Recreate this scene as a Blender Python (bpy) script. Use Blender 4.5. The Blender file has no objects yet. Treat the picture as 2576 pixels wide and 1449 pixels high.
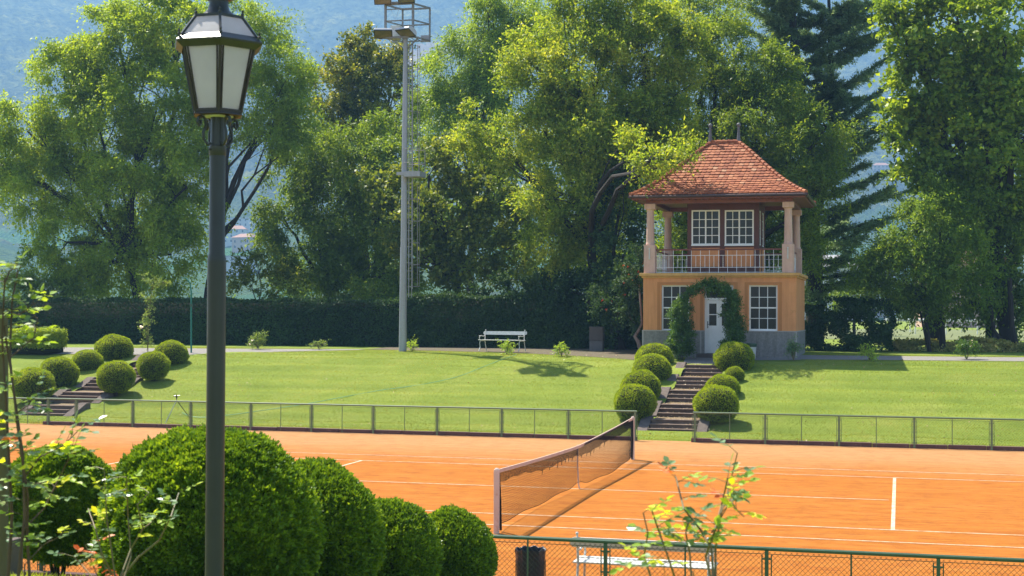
import bpy, bmesh, math, random
import numpy as np
from mathutils import Vector, Matrix
random.seed(7)
RS = np.random.RandomState(11)
scn = bpy.context.scene
COL = scn.collection
# ------------------------------------------------------------------ camera model (measured from the tennis court)
W, H = 2576.0, 1449.0
CX, CY, CZ, CF, YAW, PIT, ROL = 6.5205, -29.8658, 3.6936, 3654.15, -0.2611, 0.0171, 0.0043
CP = np.array([CX, CY, CZ])
FW = np.array([math.sin(YAW)*math.cos(PIT), math.cos(YAW)*math.cos(PIT), math.sin(PIT)])
_r = np.array([math.cos(YAW), -math.sin(YAW), 0.0]); _u = np.cross(_r, FW)
RT = _r*math.cos(ROL)+_u*math.sin(ROL); UP = -_r*math.sin(ROL)+_u*math.cos(ROL)
def ray(a, b): return FW + RT*(a-W/2)/CF - UP*(b-H/2)/CF
def atY(a, b, Y):
    d = ray(a, b); return CP + d*((Y-CY)/d[1])
def atZ(a, b, Z):
    d = ray(a, b); return CP + d*((Z-CZ)/d[2])
def proj(P):
    d = np.asarray(P)-CP; k = d@FW
    return W/2+CF*(d@RT)/k, H/2-CF*(d@UP)/k
def pxm(Y): return CF/((Y-CY)*1.0/ (FW[1]) if False else (Y-CY)/0.966)   # pixels per metre, about
# ------------------------------------------------------------------ terrain profile
KY = [-60, -21.3, -13.4, -12.6, 12.0, 13.0, 14.3, 17.5, 20.5, 22.5, 24.5, 27.0, 32.0, 60.0, 400.0]
KZ = [1.955, 1.955, 0.1, 0.0, 0.0, 0.03, 0.08, 0.75, 1.42, 1.85, 2.03, 2.1, 2.15, 2.15, 2.15]
def zt(Y): return float(np.interp(Y, KY, KZ))
def ztv(Y):
    Y = np.asarray(Y, float); s = 0
    for o in (-.5, -.25, 0, .25, .5): s = s+np.interp(Y+o, KY, KZ)
    return s/5
def pt(a, b):
    d = ray(a, b); k = 20.0
    while k < 200:
        P = CP+d*k
        if P[2] < ztv(P[1]): return P
        k += .02
    return P
# ------------------------------------------------------------------ object helpers
def tag(o, label=None, cat=None, group=None, kind=None):
    if label: o['label'] = label
    if cat: o['category'] = cat
    if group: o['group'] = group
    if kind: o['kind'] = kind
    return o
def empty(name, loc, label, cat, group=None, rz=0.0):
    o = bpy.data.objects.new(name, None); COL.objects.link(o)
    o.location = [float(v) for v in loc]; o.rotation_euler = (0, 0, rz); o.empty_display_size = .2
    return tag(o, label, cat, group)
def link(name, me, parent=None):
    o = bpy.data.objects.new(name, me); COL.objects.link(o)
    if parent: o.parent = parent
    return o
def copy_tree(o, parent=None):
    c = o.copy(); COL.objects.link(c); c.parent = parent
    for ch in [x for x in COL.objects if x.parent == o]: copy_tree(ch, c)
    return c
class MB:
    def __init__(s): s.v = []; s.f = []; s.m = []
    def quad(s, *p):
        n = len(s.v); s.v += [tuple(map(float, q)) for q in p]; s.f.append(tuple(range(n, n+len(p)))); s.m.append(0); return s
    def box(s, x0, x1, y0, y1, z0, z1, mi=0):
        n = len(s.v)
        s.v += [(x0,y0,z0),(x1,y0,z0),(x1,y1,z0),(x0,y1,z0),(x0,y0,z1),(x1,y0,z1),(x1,y1,z1),(x0,y1,z1)]
        for f in ((0,3,2,1),(4,5,6,7),(0,1,5,4),(1,2,6,5),(2,3,7,6),(3,0,4,7)):
            s.f.append(tuple(n+i for i in f)); s.m.append(mi)
        return s
    def tube(s, pts, rad, n=8, cap=True, mi=0):
        pts = [Vector([float(c) for c in p]) for p in pts]
        if not hasattr(rad, '__len__'): rad = [rad]*len(pts)
        b = len(s.v); prev = None
        for i, p in enumerate(pts):
            t = (pts[min(i+1, len(pts)-1)]-pts[max(i-1, 0)])
            if t.length < 1e-9: t = Vector((0, 0, 1))
            t.normalize()
            if prev is None:
                a = Vector((0, 0, 1)) if abs(t.z) < .9 else Vector((1, 0, 0))
                x = t.cross(a).normalized()
            else:
                x = (prev-t*prev.dot(t))
                x = x.normalized() if x.length > 1e-6 else t.orthogonal().normalized()
            prev = x; y = t.cross(x)
            for k in range(n):
                an = 2*math.pi*(k+.5)/n
                q = p+(x*math.cos(an)+y*math.sin(an))*rad[i]; s.v.append((q.x, q.y, q.z))
        for i in range(len(pts)-1):
            for k in range(n):
                s.f.append((b+i*n+k, b+i*n+(k+1) % n, b+(i+1)*n+(k+1) % n, b+(i+1)*n+k)); s.m.append(mi)
        if cap:
            s.f.append(tuple(b+k for k in range(n))[::-1]); s.m.append(mi)
            e = b+(len(pts)-1)*n; s.f.append(tuple(e+k for k in range(n))); s.m.append(mi)
        return s
    def lathe(s, cx, cy, prof, n=16, mi=0, a0=0.0):
        b = len(s.v)
        for r, z in prof:
            for k in range(n):
                an = a0+2*math.pi*k/n; s.v.append((cx+r*math.cos(an), cy+r*math.sin(an), z))
        for i in range(len(prof)-1):
            for k in range(n):
                s.f.append((b+i*n+k, b+i*n+(k+1) % n, b+(i+1)*n+(k+1) % n, b+(i+1)*n+k)); s.m.append(mi)
        s.f.append(tuple(b+k for k in range(n))[::-1]); s.m.append(mi)
        e = b+(len(prof)-1)*n; s.f.append(tuple(e+k for k in range(n))); s.m.append(mi)
        return s
    def ball(s, c, r, n=10, m=6, mi=0):
        return s.lathe(c[0], c[1], [(max(.001, r*math.sin(math.pi*i/m)), c[2]-r*math.cos(math.pi*i/m)) for i in range(m+1)], n, mi)
    def build(s, name, mats, parent=None, smooth=False, bevel=0):
        me = bpy.data.meshes.new(name); me.from_pydata([tuple(v) for v in s.v], [], s.f)
        if not isinstance(mats, (list, tuple)): mats = [mats]
        for m in mats: me.materials.append(m)
        me.polygons.foreach_set('material_index', s.m)
        if smooth:
            me.polygons.foreach_set('use_smooth', [True]*len(s.f))
        me.update(); o = link(name, me, parent)
        if bevel:
            b = o.modifiers.new('bevel', 'BEVEL'); b.width = bevel; b.segments = 2; b.limit_method = 'ANGLE'
        if smooth:
            try: me.set_sharp_from_angle(angle=math.radians(40))
            except Exception: pass
        return o
def np_mesh(name, V, nper, mats, parent=None, extra=None, smooth=False, midx=None):
    """V: (N*nper,3) vertices, faces of nper consecutive vertices; extra=(verts, faces) solid geometry first"""
    V = np.asarray(V, dtype=np.float32).reshape(-1, 3); nf = len(V)//nper
    me = bpy.data.meshes.new(name)
    loops = np.arange(len(V), dtype=np.int32); ls = np.arange(nf, dtype=np.int32)*nper
    lt = np.full(nf, nper, dtype=np.int32)
    mi = np.zeros(nf, dtype=np.int32) if midx is None else np.asarray(midx, dtype=np.int32)
    if extra is not None:
        ev, ef, em = extra; base = len(V)
        V = np.vstack([V, np.asarray(ev, dtype=np.float32)])
        el = np.concatenate([np.asarray(f, dtype=np.int32) for f in ef])+base
        es = np.array([len(f) for f in ef], dtype=np.int32)
        st = len(loops)+np.concatenate([[0], np.cumsum(es)[:-1]]).astype(np.int32)
        loops = np.concatenate([loops, el]).astype(np.int32); ls = np.concatenate([ls, st]).astype(np.int32)
        lt = np.concatenate([lt, es]).astype(np.int32); mi = np.concatenate([mi, np.full(len(ef), em, dtype=np.int32)]).astype(np.int32)
    me.vertices.add(len(V)); me.vertices.foreach_set('co', V.ravel())
    me.loops.add(len(loops)); me.loops.foreach_set('vertex_index', loops)
    me.polygons.add(len(ls)); me.polygons.foreach_set('loop_start', ls)
    try: me.polygons.foreach_set('loop_total', lt)
    except Exception: pass
    if not isinstance(mats, (list, tuple)): mats = [mats]
    for m in mats: me.materials.append(m)
    me.polygons.foreach_set('material_index', mi)
    if smooth: me.polygons.foreach_set('use_smooth', np.ones(len(ls), dtype=bool))
    me.update(calc_edges=True)
    return link(name, me, parent)
def nrm(a): return a/np.maximum(np.linalg.norm(a, axis=-1, keepdims=True), 1e-9)
def leaves(P, ax, nr, L, wd=.5):
    """rhombic folded leaves: P base (N,3), ax axis, nr normal, L length (N,), wd width ratio -> (N*4,3)"""
    ax = nrm(ax); sd = nrm(np.cross(ax, nr)); n2 = np.cross(sd, ax)
    L = np.asarray(L)[:, None]
    a = P; c = P+ax*L
    m = P+ax*L*.45+n2*L*.10
    b = m+sd*L*wd*.5; d = m-sd*L*wd*.5
    return np.stack([a, b, c, d], axis=1).reshape(-1, 3)
# ------------------------------------------------------------------ materials
def nodes(m):
    m.use_nodes = True; nt = m.node_tree; return nt, nt.nodes, nt.links, nt.nodes['Principled BSDF']
def rgb(c): return (c[0], c[1], c[2], 1)
def noise(N, L, vec, scale, detail=4, rough=.6):
    n = N.new('ShaderNodeTexNoise'); n.inputs['Scale'].default_value = scale; n.inputs['Detail'].default_value = detail
    n.inputs['Roughness'].default_value = rough
    if vec is not None: L.new(vec, n.inputs['Vector'])
    return n
def ramp(N, L, fac, stops):
    r = N.new('ShaderNodeValToRGB'); L.new(fac, r.inputs['Fac'])
    e = r.color_ramp.elements
    while len(e) < len(stops): e.new(.5)
    for i, (p, c) in enumerate(stops): e[i].position = p; e[i].color = rgb(c)
    return r
def mixc(N, L, fac, a, b, mode='MIX'):
    m = N.new('ShaderNodeMix'); m.data_type = 'RGBA'; m.blend_type = mode
    if isinstance(fac, float): m.inputs[0].default_value = fac
    else: L.new(fac, m.inputs[0])
    for s, v in ((6, a), (7, b)):
        if isinstance(v, tuple): m.inputs[s].default_value = rgb(v)
        else: L.new(v, m.inputs[s])
    return m.outputs[2]
def surf(name, c1, c2=None, scale=3.0, rough=.7, bump=.0, bscale=40.0, metal=0.0, spec=.4, stretch=None, dirt=None):
    m = bpy.data.materials.new(name); nt, N, L, B = nodes(m)
    tc = N.new('ShaderNodeTexCoord').outputs['Object']
    if stretch:
        mp = N.new('ShaderNodeMapping'); mp.inputs['Scale'].default_value = stretch; L.new(tc, mp.inputs['Vector']); tc = mp.outputs[0]
    if c2 is None: c2 = tuple(c*.8 for c in c1)
    n = noise(N, L, tc, scale, 6, .65); r = ramp(N, L, n.outputs[0], [(.3, c1), (.7, c2)])
    out = r.outputs[0]
    if dirt:
        n3 = noise(N, L, tc, dirt[1], 5, .7); rr = ramp(N, L, n3.outputs[0], [(dirt[2], (0, 0, 0)), (dirt[2]+.12, (1, 1, 1))])
        out = mixc(N, L, rr.outputs[0], out, dirt[0])
    L.new(out, B.inputs['Base Color']); B.inputs['Roughness'].default_value = rough; B.inputs['Metallic'].default_value = metal
    B.inputs['Specular IOR Level'].default_value = spec
    if bump:
        n2 = noise(N, L, tc, bscale, 4, .6); bp = N.new('ShaderNodeBump'); bp.inputs['Strength'].default_value = bump
        bp.inputs['Distance'].default_value = .02
        L.new(n2.outputs[0], bp.inputs['Height']); L.new(bp.outputs[0], B.inputs['Normal'])
    return m
def leafmat(name, cols, trans=.4, rough=.45, nscale=.6, spec=.18, tcol=None, gain=1.75):
    """cols: three albedos; random per leaf, shifted by a slow noise"""
    m = bpy.data.materials.new(name); nt, N, L, B = nodes(m)
    g = N.new('ShaderNodeNewGeometry'); tc = N.new('ShaderNodeTexCoord')
    n = noise(N, L, tc.outputs['Object'], nscale, 3, .6)
    ma = N.new('ShaderNodeMath'); ma.operation = 'MULTIPLY_ADD'; L.new(g.outputs['Random Per Island'], ma.inputs[0]); ma.inputs[1].default_value = .55
    mb = N.new('ShaderNodeMath'); mb.operation = 'MULTIPLY_ADD'; L.new(n.outputs[0], mb.inputs[0]); mb.inputs[1].default_value = 1.3; mb.inputs[2].default_value = -.42
    L.new(mb.outputs[0], ma.inputs[2])
    stops = [(i/(len(cols)-1)*.9+.05, tuple(x*gain for x in c)) for i, c in enumerate(cols)]
    r = ramp(N, L, ma.outputs[0], stops)
    L.new(r.outputs[0], B.inputs['Base Color']); B.inputs['Roughness'].default_value = rough
    B.inputs['Specular IOR Level'].default_value = spec
    if trans > 0:
        tr = N.new('ShaderNodeBsdfTranslucent')
        tn = mixc(N, L, 1.0, r.outputs[0], (1.75, 1.5, .45) if tcol is None else tcol, 'MULTIPLY')
        L.new(tn, tr.inputs['Color'])
        mx = N.new('ShaderNodeMixShader'); mx.inputs[0].default_value = trans
        L.new(B.outputs[0], mx.inputs[1]); L.new(tr.outputs[0], mx.inputs[2])
        L.new(mx.outputs[0], N['Material Output'].inputs['Surface'])
    return m
M = {}
M['white'] = surf('white_paint', (.88, .88, .86), (.80, .80, .78), 4, .45)
M['offwhite'] = surf('aged_white_paint', (.66, .66, .62), (.52, .52, .48), 12, .55, .2, 60, dirt=((.3, .26, .2), 7, .62))
M['ochre'] = surf('ochre_render', (.74, .335, .14), (.67, .295, .115), 1.6, .85, .35, 30, spec=.15, dirt=((.54, .245, .085), 2.2, .60))
M['cornice'] = surf('yellow_cornice', (.66, .39, .13), (.58, .33, .11), 3, .75, .1, 30, spec=.2)
M['dado'] = surf('grey_roughcast', (.33, .315, .29), (.21, .20, .19), 14, .9, .9, 55, spec=.15)
M['trimgrey'] = surf('smooth_grey_trim', (.42, .40, .37), (.36, .34, .32), 5, .8)
M['sandstone'] = surf('pink_sandstone', (.66, .45, .36), (.58, .38, .30), 4, .8, .3, 50, spec=.2)
M['brown'] = surf('brown_timber', (.13, .045, .03), (.085, .03, .02), 6, .55, .2, 20, stretch=(1, 1, .2))
M['brown2'] = surf('red_brown_fascia', (.24, .085, .05), (.17, .055, .035), 5, .5, .2, 20)
M['gutter'] = surf('dark_copper_gutter', (.10, .06, .05), (.06, .04, .04), 6, .4, metal=.5)
M['lead'] = surf('grey_lead', (.16, .15, .16), (.10, .10, .11), 6, .6)
def streaks(m, lo=.86):
    nt = m.node_tree; N, L = nt.nodes, nt.links; B = N['Principled BSDF']; src = B.inputs['Base Color'].links[0].from_socket
    tc = N.new('ShaderNodeTexCoord').outputs['Object']; mp = N.new('ShaderNodeMapping'); mp.inputs['Scale'].default_value = (4, 4, .35); L.new(tc, mp.inputs['Vector'])
    n = noise(N, L, mp.outputs[0], 1.6, 7, .7); r = ramp(N, L, n.outputs[0], [(.36, (lo, lo*.98, lo*.96)), (.56, (1, 1, 1)), (.74, (1.05, 1.05, 1.06))])
    L.new(mixc(N, L, 1.0, src, r.outputs[0], 'MULTIPLY'), B.inputs['Base Color'])
streaks(M['ochre']); streaks(M['dado'], .8); streaks(M['sandstone'], .85); streaks(M['cornice'], .88)
def tilemat():
    m = bpy.data.materials.new('clay_roof_tile'); nt, N, L, B = nodes(m)
    g = N.new('ShaderNodeNewGeometry'); tc = N.new('ShaderNodeTexCoord')
    r = ramp(N, L, g.outputs['Random Per Island'], [(0, (.27, .078, .030)), (.35, (.345, .105, .040)), (.7, (.39, .13, .05)), (.93, (.43, .155, .065)), (1, (.46, .24, .13))])
    n = noise(N, L, tc.outputs['Object'], 2.2, 5, .7); r2 = ramp(N, L, n.outputs[0], [(.35, (.72, .68, .66)), (.65, (1, 1, 1))])
    L.new(mixc(N, L, 1.0, r.outputs[0], r2.outputs[0], 'MULTIPLY'), B.inputs['Base Color']); B.inputs['Roughness'].default_value = .75
    B.inputs['Specular IOR Level'].default_value = .25
    return m
M['tile'] = tilemat()
def glassmat():
    m = bpy.data.materials.new('dark_window_glass'); nt, N, L, B = nodes(m)
    B.inputs['Base Color'].default_value = (.018, .02, .018, 1); B.inputs['Roughness'].default_value = .08
    B.inputs['Specular IOR Level'].default_value = .3
    tc = N.new('ShaderNodeTexCoord'); n = noise(N, L, tc.outputs['Object'], 1.2, 2)
    bp = N.new('ShaderNodeBump'); bp.inputs['Strength'].default_value = .05; L.new(n.outputs[0], bp.inputs['Height']); L.new(bp.outputs[0], B.inputs['Normal'])
    return m
M['glass'] = glassmat()
M['fgreen'] = surf('green_fence_paint', (.055, .12, .07), (.04, .085, .05), 9, .4)
M['fgreenlight'] = surf('weathered_green_rail', (.17, .23, .12), (.11, .16, .09), 8, .45, dirt=((.22, .16, .09), 14, .6))
M['wire'] = surf('dark_green_wire', (.035, .055, .04), (.02, .035, .025), 20, .5)
M['wirelight'] = surf('weathered_wire', (.065, .08, .05), (.045, .055, .035), 20, .5)
M['kerb'] = surf('brown_stone_kerb', (.15, .07, .055), (.09, .045, .04), 6, .85, .6, 30, dirt=((.28, .17, .12), 12, .58))
M['stone'] = surf('brown_step_stone', (.20, .145, .115), (.12, .085, .068), 5, .9, .5, 35, spec=.1, dirt=((.24, .18, .13), 16, .62))
M['stonegrey'] = surf('grey_cheek_stone', (.17, .135, .115), (.10, .08, .07), 4, .9, .5, 35, spec=.1, dirt=((.26, .22, .18), 14, .62))
M['gravel'] = surf('litter_gravel', (.26, .185, .10), (.16, .11, .06), 60, .95, .8, 90, dirt=((.20, .14, .08), 9, .56))
M['path'] = surf('grey_gravel', (.27, .245, .22), (.18, .165, .15), 70, .95, .9, 90)
M['dirt'] = surf('dry_earth', (.14, .105, .065), (.075, .058, .036), 5, .95, .6, 40, dirt=((.09, .10, .03), 3, .52))
M['lampgreen'] = surf('dark_green_grey_paint', (.040, .043, .041), (.032, .035, .034), 5, .38, .05, 60)
M['lampbrown'] = surf('bronze_brown_metal', (.045, .034, .026), (.025, .022, .020), 9, .5)
def opal():
    m = bpy.data.materials.new('opal_lantern_glass'); nt, N, L, B = nodes(m)
    tc = N.new('ShaderNodeTexCoord'); n = noise(N, L, tc.outputs['Object'], 9, 5)
    r = ramp(N, L, n.outputs[0], [(.3, (.72, .70, .70)), (.7, (.60, .58, .58))])
    L.new(r.outputs[0], B.inputs['Base Color']); B.inputs['Roughness'].default_value = .35
    tr = N.new('ShaderNodeBsdfTranslucent'); tr.inputs['Color'].default_value = (.72, .70, .74, 1)
    mx = N.new('ShaderNodeMixShader'); mx.inputs[0].default_value = .6
    L.new(B.outputs[0], mx.inputs[1]); L.new(tr.outputs[0], mx.inputs[2]); L.new(mx.outputs[0], N['Material Output'].inputs['Surface'])
    return m
M['opal'] = opal()
M['galv'] = surf('galvanised_steel', (.40, .41, .43), (.30, .31, .33), 25, .5, .1, 40, metal=.35)
M['galvdark'] = surf('weathered_steel', (.26, .26, .26), (.19, .18, .17), 8, .55, metal=.3)
M['headglass'] = surf('amber_flood_glass', (.20, .165, .08), (.10, .10, .05), 3, .15, spec=.6)
M['headmetal'] = surf('light_grey_housing', (.50, .52, .55), (.42, .44, .47), 5, .35)
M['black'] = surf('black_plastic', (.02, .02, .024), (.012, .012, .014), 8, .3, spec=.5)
M['bag'] = surf('black_bin_bag', (.022, .032, .050), (.010, .016, .028), 9, .3, .8, 18, spec=.3)
M['cabinet'] = surf('dark_grey_cabinet', (.115, .095, .085), (.08, .07, .065), 5, .7, dirt=((.17, .10, .06), 3, .62))
M['cabinet2'] = surf('cabinet_base', (.15, .14, .14), (.11, .105, .10), 5, .7)
M['tape'] = surf('dusty_white_tape', (.66, .50, .42), (.55, .38, .29), 5, .8)
M['netpost'] = surf('pinkish_painted_post', (.68, .56, .50), (.60, .46, .38), 4, .6, dirt=((.45, .26, .15), 5, .60))
M['cord'] = surf('dark_net_cord', (.020, .017, .016), (.012, .011, .011), 20, .9, spec=.1)
M['hose'] = surf('teal_hose', (.02, .20, .15), (.015, .15, .12), 8, .4)
M['hosepale'] = surf('pale_teal_hose', (.12, .42, .28), (.09, .34, .23), 8, .5)
M['redhose'] = surf('dull_red_hose', (.22, .05, .04), (.15, .035, .03), 8, .5)
M['bark'] = surf('brown_bark', (.085, .062, .045), (.045, .033, .026), 7, .9, .8, 30, stretch=(1, 1, .25))
M['barkgrey'] = surf('grey_vine_bark', (.24, .19, .16), (.15, .115, .10), 8, .9, .6, 30, stretch=(1, 1, .25))
M['barkdark'] = surf('dark_bark', (.035, .027, .022), (.02, .016, .014), 7, .9, .8, 30, stretch=(1, 1, .25))
M['canestem'] = surf('rose_cane', (.14, .15, .05), (.16, .09, .045), 9, .6)
M['canedark'] = surf('old_rose_cane', (.12, .075, .045), (.06, .04, .025), 9, .75)
M['woodpost'] = surf('weathered_wood_post', (.15, .13, .07), (.08, .075, .04), 5, .85, .5, 30, stretch=(1, 1, .1))
streaks(M['lampgreen'], .8); streaks(M['galv'], .85)
# foliage
M['elm'] = leafmat('elm_leaves', [(.062, .105, .014), (.13, .195, .022), (.24, .30, .034)], .52)
M['elm2'] = leafmat('pale_elm_leaves', [(.060, .108, .018), (.12, .185, .025), (.20, .265, .035)], .5)
M['linden'] = leafmat('yellow_tipped_leaves', [(.022, .042, .010), (.085, .108, .014), (.25, .24, .03)], .40, nscale=1.2)
M['midgreen'] = leafmat('mid_green_leaves', [(.032, .060, .013), (.068, .115, .018), (.13, .185, .024)], .46)
M['maple'] = leafmat('maple_leaves', [(.030, .052, .011), (.072, .105, .018), (.155, .175, .028)], .40)
M['sumac'] = leafmat('bright_green_leaves', [(.042, .080, .013), (.082, .135, .018), (.15, .195, .024)], .42)
M['koel'] = leafmat('golden_green_leaves', [(.052, .092, .013), (.115, .172, .018), (.27, .295, .05)], .5, nscale=.45)
M['robinia'] = leafmat('locust_leaves', [(.042, .080, .012), (.090, .145, .018), (.18, .225, .024)], .48)
M['robbright'] = leafmat('bright_locust_leaves', [(.040, .080, .013), (.085, .145, .018), (.16, .22, .025)], .45)
M['bigleaf'] = leafmat('glossy_tulip_leaves', [(.042, .075, .010), (.095, .155, .017), (.20, .255, .026)], .48, rough=.35)
M['ivy'] = leafmat('dark_ivy_leaves', [(.012, .030, .011), (.024, .050, .015), (.05, .09, .022)], .25, rough=.6, spec=.15)
M['hedge'] = leafmat('dark_hedge_leaves', [(.012, .030, .011), (.022, .048, .014), (.04, .08, .02)], .25, rough=.6, spec=.2)
M['cedar'] = leafmat('cedar_needles', [(.040, .066, .038), (.080, .120, .060), (.16, .20, .09)], .42, rough=.55, tcol=(1.3, 1.3, .9), gain=2.3)
M['box'] = leafmat('box_leaves', [(.055, .090, .006), (.12, .170, .008), (.20, .24, .012)], .38, nscale=2.5, gain=2.0)
M['boxnear'] = leafmat('near_box_leaves', [(.030, .062, .008), (.070, .130, .011), (.19, .26, .018)], .32, nscale=2.0, rough=.35)
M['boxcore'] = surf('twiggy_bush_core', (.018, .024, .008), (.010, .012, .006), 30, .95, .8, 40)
M['arch'] = leafmat('arch_leaves', [(.022, .052, .014), (.042, .088, .018), (.085, .14, .026)], .35, nscale=2)
M['rose'] = leafmat('rose_leaves', [(.05, .09, .025), (.10, .15, .05), (.17, .21, .05)], .4, nscale=3)
M['rosepale'] = leafmat('pale_rose_leaves', [(.10, .17, .03), (.17, .25, .04), (.25, .32, .05)], .45, nscale=3)
M['roseblue'] = leafmat('grey_green_rose_leaves', [(.045, .085, .045), (.085, .14, .07), (.14, .20, .10)], .35, nscale=3, rough=.3)
M['roseyellow'] = leafmat('yellow_rose_leaves', [(.22, .28, .02), (.32, .36, .025), (.42, .38, .03)], .5, nscale=3)
M['rosered'] = leafmat('young_red_leaves', [(.28, .05, .03), (.42, .12, .04), (.45, .22, .07)], .45, nscale=3, tcol=(1.5, .9, .5))
M['petal'] = leafmat('orange_red_petals', [(.55, .06, .03), (.62, .12, .05), (.6, .2, .1)], .3, tcol=(1.3, .8, .7))
M['petalwhite'] = leafmat('white_petals', [(.75, .68, .6), (.8, .75, .7), (.8, .6, .55)], .3, tcol=(1.1, 1, 1))
M['litter'] = leafmat('fallen_leaves', [(.13, .085, .04), (.20, .145, .07), (.34, .26, .18)], .1)
M['grassblade'] = leafmat('grass_blades', [(.080, .116, .015), (.122, .160, .020), (.168, .185, .028), (.27, .225, .075)], .35, nscale=.5)
M['drygrass'] = leafmat('dry_grass_blades', [(.10, .13, .03), (.2, .2, .06), (.3, .26, .1)], .35, nscale=1.5)
# ------------------------------------------------------------------ ground materials
def claymat():
    m = bpy.data.materials.new('red_clay'); nt, N, L, B = nodes(m)
    tc = N.new('ShaderNodeTexCoord').outputs['Object']
    mp = N.new('ShaderNodeMapping'); mp.inputs['Scale'].default_value = (.35, 2.6, 1); L.new(tc, mp.inputs['Vector'])
    mp.inputs['Rotation'].default_value = (0, 0, .03)
    n1 = noise(N, L, mp.outputs[0], 1.0, 8, .7)
    r1 = ramp(N, L, n1.outputs[0], [(.30, (.33, .106, .013)), (.50, (.37, .130, .018)), (.70, (.40, .162, .032))])
    mp2 = N.new('ShaderNodeMapping'); mp2.inputs['Scale'].default_value = (.8, 7, 1); L.new(tc, mp2.inputs['Vector'])
    n2 = noise(N, L, mp2.outputs[0], 1.3, 8, .75)
    rd = ramp(N, L, n2.outputs[0], [(.50, (0, 0, 0)), (.62, (1, 1, 1))])
    c = mixc(N, L, rd.outputs[0], r1.outputs[0], (.28, .080, .011))
    # drier, paler dust on the far run-off
    sx = N.new('ShaderNodeSeparateXYZ'); L.new(tc, sx.inputs[0])
    n3 = noise(N, L, mp.outputs[0], .9, 6, .7)
    ad = N.new('ShaderNodeMath'); ad.operation = 'MULTIPLY_ADD'; L.new(n3.outputs[0], ad.inputs[0]); ad.inputs[1].default_value = 7.0; L.new(sx.outputs[1], ad.inputs[2])
    mr = N.new('ShaderNodeMapRange'); L.new(ad.outputs[0], mr.inputs[0]); mr.inputs[1].default_value = 7.6; mr.inputs[2].default_value = 12.4
    c = mixc(N, L, mr.outputs[0], c, (.37, .190, .075))
    n5 = noise(N, L, tc, 2.2, 9, .78); r5 = ramp(N, L, n5.outputs[0], [(.40, (.86, .82, .80)), (.52, (1, 1, 1)), (.66, (1.05, 1.07, 1.1))])
    c = mixc(N, L, 1.0, c, r5.outputs[0], 'MULTIPLY')
    nf = noise(N, L, tc, 90, 3, .6); rf = ramp(N, L, nf.outputs[0], [(.3, (.90, .88, .86)), (.7, (1.06, 1.06, 1.06))])
    c = mixc(N, L, 1.0, c, rf.outputs[0], 'MULTIPLY')
    L.new(c, B.inputs['Base Color']); B.inputs['Roughness'].default_value = .95; B.inputs['Specular IOR Level'].default_value = .1
    bp = N.new('ShaderNodeBump'); bp.inputs['Strength'].default_value = .35; bp.inputs['Distance'].default_value = .02
    L.new(nf.outputs[0], bp.inputs['Height']); L.new(bp.outputs[0], B.inputs['Normal'])
    return m
def lawnmat():
    m = bpy.data.materials.new('lawn_soil'); nt, N, L, B = nodes(m)
    tc = N.new('ShaderNodeTexCoord').outputs['Object']
    n1 = noise(N, L, tc, .45, 6, .65)
    r1 = ramp(N, L, n1.outputs[0], [(.28, (.145, .195, .028)), (.5, (.185, .235, .036)), (.72, (.235, .26, .055))])
    mp = N.new('ShaderNodeMapping'); mp.inputs['Scale'].default_value = (.12, 1.6, 1); L.new(tc, mp.inputs['Vector'])
    n2 = noise(N, L, mp.outputs[0], 1.0, 5, .6); r2 = ramp(N, L, n2.outputs[0], [(.35, (.82, .86, .80)), (.65, (1.12, 1.1, 1.05))])
    c = mixc(N, L, 1.0, r1.outputs[0], r2.outputs[0], 'MULTIPLY')
    n3 = noise(N, L, tc, 30, 4, .7); r3 = ramp(N, L, n3.outputs[0], [(.3, (.66, .70, .6)), (.7, (1.2, 1.18, 1.2))])
    c = mixc(N, L, 1.0, c, r3.outputs[0], 'MULTIPLY')
    L.new(c, B.inputs['Base Color']); B.inputs['Roughness'].default_value = .9; B.inputs['Specular IOR Level'].default_value = .1
    bp = N.new('ShaderNodeBump'); bp.inputs['Strength'].default_value = .6; bp.inputs['Distance'].default_value = .05
    L.new(n3.outputs[0], bp.inputs['Height']); L.new(bp.outputs[0], B.inputs['Normal'])
    return m
def linemat():
    m = bpy.data.materials.new('worn_white_line'); nt, N, L, B = nodes(m)
    tc = N.new('ShaderNodeTexCoord').outputs['Object']
    n = noise(N, L, tc, 6, 6, .75); r = ramp(N, L, n.outputs[0], [(.34, (.58, .50, .39)), (.52, (.52, .36, .22)), (.66, (.43, .22, .09))])
    L.new(r.outputs[0], B.inputs['Base Color']); B.inputs['Roughness'].default_value = .8
    return m
M['clay'] = claymat(); M['lawn'] = lawnmat(); M['line'] = linemat()
# ------------------------------------------------------------------ world, sun, camera
SD = Vector((-.555, .37, 1)).normalized()
wd = bpy.data.worlds.new('World'); scn.world = wd; wd.use_nodes = True
sky = wd.node_tree.nodes.new('ShaderNodeTexSky'); sky.sky_type = 'NISHITA'; sky.sun_disc = False
sky.sun_elevation = math.asin(SD.z); sky.sun_rotation = math.atan2(SD.x, SD.y); sky.altitude = 300; sky.dust_density = 1.5
bg = wd.node_tree.nodes['Background']; wd.node_tree.links.new(sky.outputs[0], bg.inputs[0]); bg.inputs[1].default_value = .09
sl = bpy.data.lights.new('sun', 'SUN'); sl.energy = 5.0; sl.angle = math.radians(.5); sl.color = (1, .94, .81)
so = bpy.data.objects.new('sun', sl); COL.objects.link(so); so.location = (-30, 20, 60)
so.rotation_euler = SD.to_track_quat('Z', 'Y').to_euler()
cd = bpy.data.cameras.new('camera'); co = bpy.data.objects.new('camera', cd); COL.objects.link(co); scn.camera = co
cd.sensor_width = 36; cd.lens = CF/W*36; cd.clip_end = 20000; cd.clip_start = .1
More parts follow.
